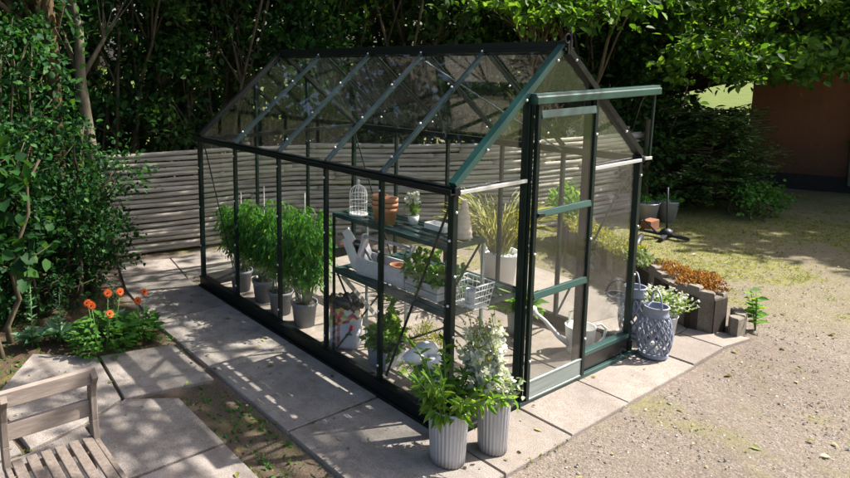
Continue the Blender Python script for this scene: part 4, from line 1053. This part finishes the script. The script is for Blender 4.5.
# ------------------------------------------------------------------ trees and shrubs
def tree(name, label, cat, base, trunk, tr, blobs, m, leaf, bark='bark', seed=0, group=None, per=14, twig=.4, wr=.62, stems=1, shell=.45, br=True, spread=.55):
    R = np.random.RandomState(seed); t = thing(name, label, cat, base, 0, group); B = V(*base)
    b = MB(); tips = []
    for s in range(stems):
        pts = []; ox, oy = (R.normal()*.18, R.normal()*.18) if stems > 1 else (0, 0)
        lean = (R.normal()*.30, R.normal()*.30) if stems > 1 else (R.normal()*.06, R.normal()*.06)
        for k in range(8):
            u = k/7; pts.append((ox + lean[0]*trunk*u*u*.6 + R.normal()*.025, oy + lean[1]*trunk*u*u*.6 + R.normal()*.025, -.1 + (trunk+.1)*u))
        r = tr*(1 if stems == 1 else R.uniform(.5,1))
        b.tube(pts, [r*(1.25 if k == 0 else 1-.6*k/7) for k in range(8)], 8 if r < .05 else 12); tips.append(pts)
    if br:
        for cx, cy_, cz, rx, ry, rz, cnt in blobs:
            pts = tips[R.randint(len(tips))]; q = pts[min(7, max(2, int(7*min(1, (cz*.75)/trunk))))]
            c = (cx, cy_, cz); mid = tuple((a*.45+d*.55) + R.normal()*.08 for a, d in zip(q, c))
            b.tube([q, mid, c], [max(.012, tr*.4), max(.009, tr*.25), .006], 6)
            for _ in range(5):
                e = (cx+R.normal()*rx*.5, cy_+R.normal()*ry*.5, cz+R.normal()*rz*.5); b.tube([mid, tuple((a+d)/2 + R.normal()*.05 for a, d in zip(mid, e)), e], [max(.008, tr*.16), .006, .003], 5)
    b.build('trunk' if stems == 1 else 'stems', M[bark], t)
    P, D = blob_points(R, blobs, per, twig, shell)
    leaf_mesh('crown', P, D, up_normals(R, len(P), spread), leaf*(.55+.8*R.random(len(P))), M[m], wr, .18, t, curl=.18)
    return t
def rblobs(R, n, c, r, rr, cnt):
    return [(c[0]+R.uniform(-r[0],r[0]), c[1]+R.uniform(-r[1],r[1]), c[2]+R.uniform(-r[2],r[2]), R.uniform(*rr), R.uniform(*rr), R.uniform(*rr)*.75, cnt) for _ in range(n)]
R = random.Random(99)
# hazel thicket just behind the fence
hz = [(.15,5.6),(1.0,5.3),(1.9,5.2),(2.9,4.7),(3.8,4.1),(4.8,3.7),(5.8,3.5),(6.9,3.4),(7.8,3.3)]
for i, (x, y) in enumerate(hz):
    bl = rblobs(R, 11, (0,0,2.5), (.75,.55,1.4), (.35,.7), 420) + [(R.uniform(-.3,.3), R.uniform(-.2,.4), 1.0, .6, .5, .5, 300)]
    tree('hazel_shrub', 'shaded multi stemmed hazel in the thicket behind the log fence', 'shrub', (x,y,0), 3.4, .045, bl, 'dark_leaf' if i % 3 else 'hazel', .085, 'bark', 100+i, 'hazels behind the log fence', stems=6, br=True)
# second row, taller trees
r2 = [(-1.6,8.0),(.3,7.6),(1.9,7.3),(3.7,6.7),(5.4,6.0),(7.0,5.4),(8.6,4.8),(10.2,4.4)]
for i, (x, y) in enumerate(r2):
    bl = rblobs(R, 16, (0,0,4.4), (1.3,1.2,2.6), (.6,1.2), 230)
    bl += rblobs(R, 4, (0,0,1.3), (1.1,.7,.7), (.6,.9), 330)
    bl += [(R.uniform(-1,1), R.uniform(-2.6,-.6), R.uniform(6.2,8.6), R.uniform(1,1.5), R.uniform(.9,1.4), R.uniform(.6,.9), 230) for _ in range(5)]
    bl += [(R.uniform(-1.3,1.3), R.uniform(-2.6,.4), R.uniform(8.2,12), R.uniform(1.3,1.9), R.uniform(1.2,1.8), R.uniform(.8,1.2), 620) for _ in range(5)]
    tree('woodland_tree', 'tall dark leafy tree in the shaded wood behind the hazels', 'tree', (x,y,0), 10.5, .13, bl, 'dark_leaf', .16, 'bark', 200+i, 'trees in the wood', twig=.6)
r3 = [(-4.5,10.5),(-1.5,11.2),(1.5,10.6),(4.4,9.8),(7.2,8.8),(10.5,7.6),(13.5,6.0),(-4.6,6.6)]
for i, (x, y) in enumerate(r3):
    bl = rblobs(R, 13, (0,0,4.6), (1.7,1.5,3.0), (.8,1.5), 90)
    bl += rblobs(R, 4, (0,0,1.1), (1.5,.8,.6), (.8,1.1), 260)
    tree('woodland_tree', 'tall dark leafy tree deep in the shaded wood', 'tree', (x,y,0), 7.0, .15, bl, 'dark_leaf', .24, 'bark', 300+i, 'trees deep in the wood', twig=.8)
# trunks that read in the picture
tree('forked_tree', 'pale barked tree trunk rising behind the left end of the fence', 'tree', (-.55,4.72,0), 3.6, .095, rblobs(R, 7, (0,.3,3.6), (.9,.6,.9), (.4,.7), 260), 'hazel', .09, 'bark_pale', 401)
tree('ivy_clad_tree', 'brown ribbed tree trunk wrapped in leaves at the far left', 'tree', (-1.13,4.1,0), 4.2, .12, rblobs(R, 9, (-.3,.3,3.2), (.8,.5,1.3), (.35,.6), 330) + [(0,-.12,2.75,.26,.16,.4,160),(-.05,-.12,2.2,.3,.2,.4,260),(.1,-.1,3.2,.3,.2,.3,130)], 'ivy', .075, 'bark_ivy', 402)
tree('crooked_tree', 'crooked brown tree trunk standing behind the far end of the ridge', 'tree', (1.95,5.9,0), 5.0, .085, rblobs(R, 7, (.2,.1,4.4), (1.0,.7,.9), (.5,.8), 260), 'hazel', .10, 'bark_ivy', 403)
tree('branching_tree', 'slim branching tree behind the middle of the ridge', 'tree', (3.35,5.0,0), 4.6, .06, rblobs(R, 7, (.1,-.1,3.6), (1.0,.7,.8), (.45,.8), 260), 'maple', .10, 'bark_ivy', 404)
# ivy and hawthorn mass on the left
def shrub(label, base, blobs, m, leaf, seed, group=None, name='leafy_shrub', wr=.75, stems=5, trunk=1.6, per=12, twig=.28):
    return tree(name, label, 'shrub', base, trunk, .03, blobs, m, leaf, 'bark', seed, group, per=per, twig=twig, wr=wr, stems=stems, shell=.5)
shrub('dense small leaved shrub filling the shaded bed beside the leaning post', (-1.18,3.6,-.02), rblobs(R, 12, (0,0,.75), (.42,.35,.5), (.25,.42), 620) + [(.28,.25,1.2,.3,.3,.35,500),(.2,.1,.35,.35,.3,.3,550),(-.3,-.35,.22,.4,.3,.25,500),(-.75,-.3,.3,.35,.3,.3,450)], 'ivy', .045, 501)
shrub('tall dense shrub at the far left of the shaded bed', (-1.9,3.5,-.02), rblobs(R, 14, (0,0,1.0), (.40,.4,.75), (.3,.5), 560), 'ivy', .05, 502)
shrub('leafy climber mass above the bed between the brown trunk and the pale trunk', (-1.68,3.9,-.02), rblobs(R, 12, (0,0,2.0), (.5,.3,.55), (.3,.5), 460), 'ivy', .06, 503, trunk=2.4)
shrub('broad leaved hazel at the left edge in front of the dense shrub', (-2.05,2.95,-.02), rblobs(R, 7, (0,0,1.15), (.22,.2,.55), (.2,.32), 110), 'hazel', .11, 504, wr=.85, per=5, twig=.35, trunk=1.5)
shrub('dark shrub rising over the left edge of the picture', (-2.5,4.6,-.02), rblobs(R, 12, (0,0,2.2), (.6,.5,1.2), (.4,.7), 420), 'hazel', .08, 505, trunk=3)
# right: dark conifer bush with bright tips
R5 = np.random.RandomState(77); t = thing('conifer_bush', 'dark feathery conifer bush beyond the fence end', 'bush', (7.7,1.95,-.02))
b = MB(); P = []; D = []; N = []; S = []
for k in range(460):
    a = R5.random()*2*PI; z = .08+1.75*R5.random()**.9; ln = (1.0-.3*abs(z-.7))*(.6+.5*R5.random()); d = np.array([math.cos(a)*1.35, math.sin(a)*.85, .30*R5.random()+.02])
    p0 = np.array([0,0,z*.75]); tip = p0 + d*ln
    if k % 3 == 0: b.tube([tuple(p0), tuple((p0+tip)/2), tuple(tip)], [.012,.007,.003], 5)
    for j in range(34):
        u = .35+.65*j/34; s = 1 if j % 2 else -1; pos = p0 + d*ln*u + np.array([0,0,-.06*u*u]) + R5.normal(size=3)*.015
        side = np.array([-d[1], d[0], 0])*s; P.append(pos); D.append(d*.9 + side*.7 + R5.normal(size=3)*.2); N.append([R5.normal()*.3, R5.normal()*.3, 1]); S.append(.055+.06*R5.random()*(1.2-u))
b.build('stems', M['bark'], t); leaf_mesh('foliage', P, D, N, S, M['conifer'], .38, .15, t)
shrub('small leafy green shrub at the foot of the conifer bush', (7.5,1.30,-.02), rblobs(R, 5, (0,0,.2), (.45,.18,.1), (.14,.24), 240), 'fresh_dark', .05, 520, trunk=.3)
shrub('low spreading shrub between the conifer bush and the corner of the orange wall', (8.95,2.75,-.02), rblobs(R, 12, (0,0,.55), (.75,.3,.4), (.3,.45), 420) + [(-.6,.1,1.25,.4,.3,.3,380),(-.2,.15,1.1,.4,.3,.25,300)], 'hazel', .075, 524, trunk=1.0)
shrub('dense dark shrub in the gap beyond the corner of the orange wall', (10.6,3.9,-.02), rblobs(R, 12, (0,0,2.4), (1.1,.6,.75), (.45,.8), 420), 'dark_leaf', .11, 523, trunk=2.6)
shrub('tangled dark shrub between the fence end and the conifer bush', (6.75,2.7,-.02), rblobs(R, 10, (0,0,1.1), (.5,.35,.7), (.3,.5), 420), 'dark_leaf', .07, 521, trunk=1.8)
# big tree with bright low branches hanging in at the upper right
bl = [(8.0-9.3,2.2-3.4,2.75,.75,.6,.45,900),(8.7-9.3,1.9-3.4,2.2,.55,.45,.28,620),(9.3-9.3,1.5-3.4,2.1,.55,.5,.24,520),(7.3-9.3,2.6-3.4,2.9,.7,.5,.4,700),(9.7-9.3,1.0-3.4,2.75,.7,.6,.4,600),(6.6-9.3,2.5-3.4,3.2,.6,.6,.4,560),(9.0-9.3,2.6-3.4,3.4,1.2,.9,.6,900),(8.3-9.3,1.6-3.4,3.3,.9,.8,.5,800),(9.6-9.3,1.6-3.4,3.0,.7,.8,.4,900),(10.0-9.3,.7-3.4,3.2,.7,.8,.45,900),(9.65-9.3,.95-3.4,2.35,.55,.5,.28,520),(9.2-9.3,.5-3.4,2.55,.6,.5,.3,420),(7.75-9.3,1.6-3.4,2.05,.55,.4,.26,520),(8.4-9.3,1.15-3.4,2.05,.5,.4,.24,460),(7.0-9.3,1.95-3.4,2.2,.5,.4,.3,420),(7.6-9.3,3.4-3.4,2.3,.8,.6,.5,700),
      (0,0,5.5,2.0,1.8,1.5,1500),(-1.5,-.3,5.0,1.5,1.5,1.2,900),(.8,-1.2,5.2,1.5,1.5,1.2,900)]
tree('broad_leaved_tree', 'large tree with sunlit low branches over the conifer bush and orange wall', 'tree', (9.3,3.4,0), 5.5, .16, bl, 'maple', .11, 'bark', 601, per=12, twig=.4)
bl = [(-.2,-.4,2.75,.55,.4,.28,420),(.4,-.7,2.85,.5,.4,.25,380),(-.9,-.1,2.95,.6,.4,.25,420),(.9,-.5,3.2,.5,.4,.3,330),(-.2,.2,3.4,.9,.6,.4,500)]
tree('bright_leaved_tree', 'small tree with bright leaves hanging over the gable end of the ridge', 'tree', (4.9,2.95,0), 3.4, .05, bl, 'maple', .105, 'bark', 602, per=10, twig=.35)
# trees to the right of and behind the viewer: their crowns shade the path, the bed and the lawn
bx, by = 3.0, -7.5
tree('shade_tree', 'tall garden tree standing on the near side of the gravel', 'tree', (bx,by,0), 6.2, .16, [(x-bx, y-by, z, rx, ry, .45, n) for x, y, z, rx, ry, n in
     ((4.2,-.8,6.2,.9,1.0,190),(4.7,.9,6.5,.9,1.0,210),(5.1,2.2,6.8,.9,1.0,260),(3.4,-1.4,6.0,.8,.8,180),(3.9,.3,6.5,.9,.9,230),(3.6,1.6,6.6,1.0,1.0,260),(3.0,-.6,5.8,.7,.6,130))], 'hazel', .15, 'bark', 701, twig=.6)
tree('shade_tree', 'tall garden tree beyond the orange outbuilding', 'tree', (14.2,-1.2,0), 7.0, .2, [(-1,-.2,6.6,1.6,1.8,1.2,2200),(-2.6,0,5.6,1.1,1.2,.8,1500),(-1.6,-.8,5.4,1.1,1.2,.8,1500)], 'hazel', .2, 'bark', 702, twig=.7)
shrub('ivy clinging to the right end of the orange wall', (10.35,.55,-.02), rblobs(R, 7, (0,0,.75), (.15,.25,.6), (.18,.3), 260), 'ivy', .07, 522, trunk=1.4)

# ------------------------------------------------------------------ small ground stuff
rs = np.random.RandomState(88); P = []; D = []; N = []; S = []
tries = 0
while len(P) < 60000 and tries < 320000:
    tries += 1
    x = rs.uniform(-2.4, 9.5); y = rs.uniform(-2.2, 4)
    if -.8 < x < 2.7 and -.45 < y < 3.3: continue
    if x < -.8 and y < 2.1 and (x < -1.15 or y > 1.32): continue
    g = grass_mask(x, y)*(1.15 if x > 3 else .45) + .05
    if rs.random() > g**2.5: continue
    for k in range(4):
        P.append([x+rs.normal()*.016, y+rs.normal()*.012, -.028]); D.append([rs.normal()*.8, rs.normal()*.8, .6]); N.append(rs.normal(size=3)); S.append(.012+.026*rs.random()**2)
tag(leaf_mesh('grass', P, D, N, S, M['grass'], .16, .2), 'short mossy grass growing in patches on the gravel and lawn', 'grass', kind='stuff')
b = MB(); R6 = random.Random(5)
n = 0
while n < 9000:
    x = R6.uniform(-.3, 5.5); y = R6.uniform(-2.3, .6)
    if x < 3.1 and y > -.45: continue
    if R6.random() < (x-1)*.16: continue
    s = .0025 + .007*R6.random()**3; z = -.026
    v = [(x-s*R6.uniform(.7,1.4),y,z),(x,y-s*R6.uniform(.7,1.4),z),(x+s*R6.uniform(.7,1.4),y,z),(x,y+s*R6.uniform(.7,1.4),z),(x+R6.uniform(-.3,.3)*s,y+R6.uniform(-.3,.3)*s,z+s*R6.uniform(.5,1))]
    b.add(v, [(0,1,4),(1,2,4),(2,3,4),(3,0,4)]); n += 1
tag(b.build('gravel', M['pebble']), 'loose pale gravel scattered over the dirt', 'gravel', kind='stuff')
P = []; D = []; N = []; S = []
while len(P) < 900:
    x = rs.uniform(-2.4, 6); y = rs.uniform(-2.2, 4.2)
    if -.03 < x < W+.05 and -.05 < y < L: continue
    if x > 0 and rs.random() < .45: continue
    z = .004 if (-.77 < x < 2.6 and -.42 < y < 3.4) or (x < -.8 and y < 2.1) else -.02
    P.append([x, y, z+.006*rs.random()]); a = rs.random()*2*PI; D.append([math.cos(a), math.sin(a), .1*rs.normal()]); N.append([rs.normal()*.25, rs.normal()*.25, 1]); S.append(.014+.048*rs.random()**3)
tag(leaf_mesh('fallen_leaves', P, D, N, S, M['litter'], .6, .25), 'small fallen leaves scattered over the paving and gravel', 'leaf litter', kind='stuff')
P = []; D = []; N = []; S = []
while len(P) < 1500:
    poly = (path+front+pat)[rs.randint(len(path+front+pat))]; i = rs.randint(len(poly)); a = poly[i]; c = poly[(i+1) % len(poly)]; u = rs.random()
    x = a[0]+(c[0]-a[0])*u; y = a[1]+(c[1]-a[1])*u
    if fbm(x+20, y, 1.6) < .12 or (0 < x < W and 0 < y < L): continue
    for k in range(4): P.append([x+rs.normal()*.006, y+rs.normal()*.006, -.012]); D.append([rs.normal(), rs.normal(), .9]); N.append(rs.normal(size=3)); S.append(.008+.020*rs.random()**2)
tag(leaf_mesh('joint_moss', P, D, N, S, M['grass'], .4, .2), 'moss and tiny weeds in the joints between the slabs', 'moss', kind='stuff')
P = []; D = []; N = []; S = []
while len(P) < 3400:
    x = rs.uniform(-2.6, -.75); y = rs.uniform(-.6, 4.2)
    if y < 2.1 and not (-1.12 < x < -.80 and y < 1.34): continue
    if rs.random() > .35 + .65*(fbm(x, y, 3) > 0): continue
    for k in range(2): P.append([x+rs.normal()*.015, y+rs.normal()*.015, -.025]); D.append([rs.normal(), rs.normal(), .7]); N.append(rs.normal(size=3)+np.array([0,0,1])); S.append(.010+.034*rs.random()**2)
tag(leaf_mesh('ground_cover', P, D, N, S, M['fresh_dark'], .5, .2), 'low green seedlings and moss on the soil of the bed and strip', 'ground cover', kind='stuff')
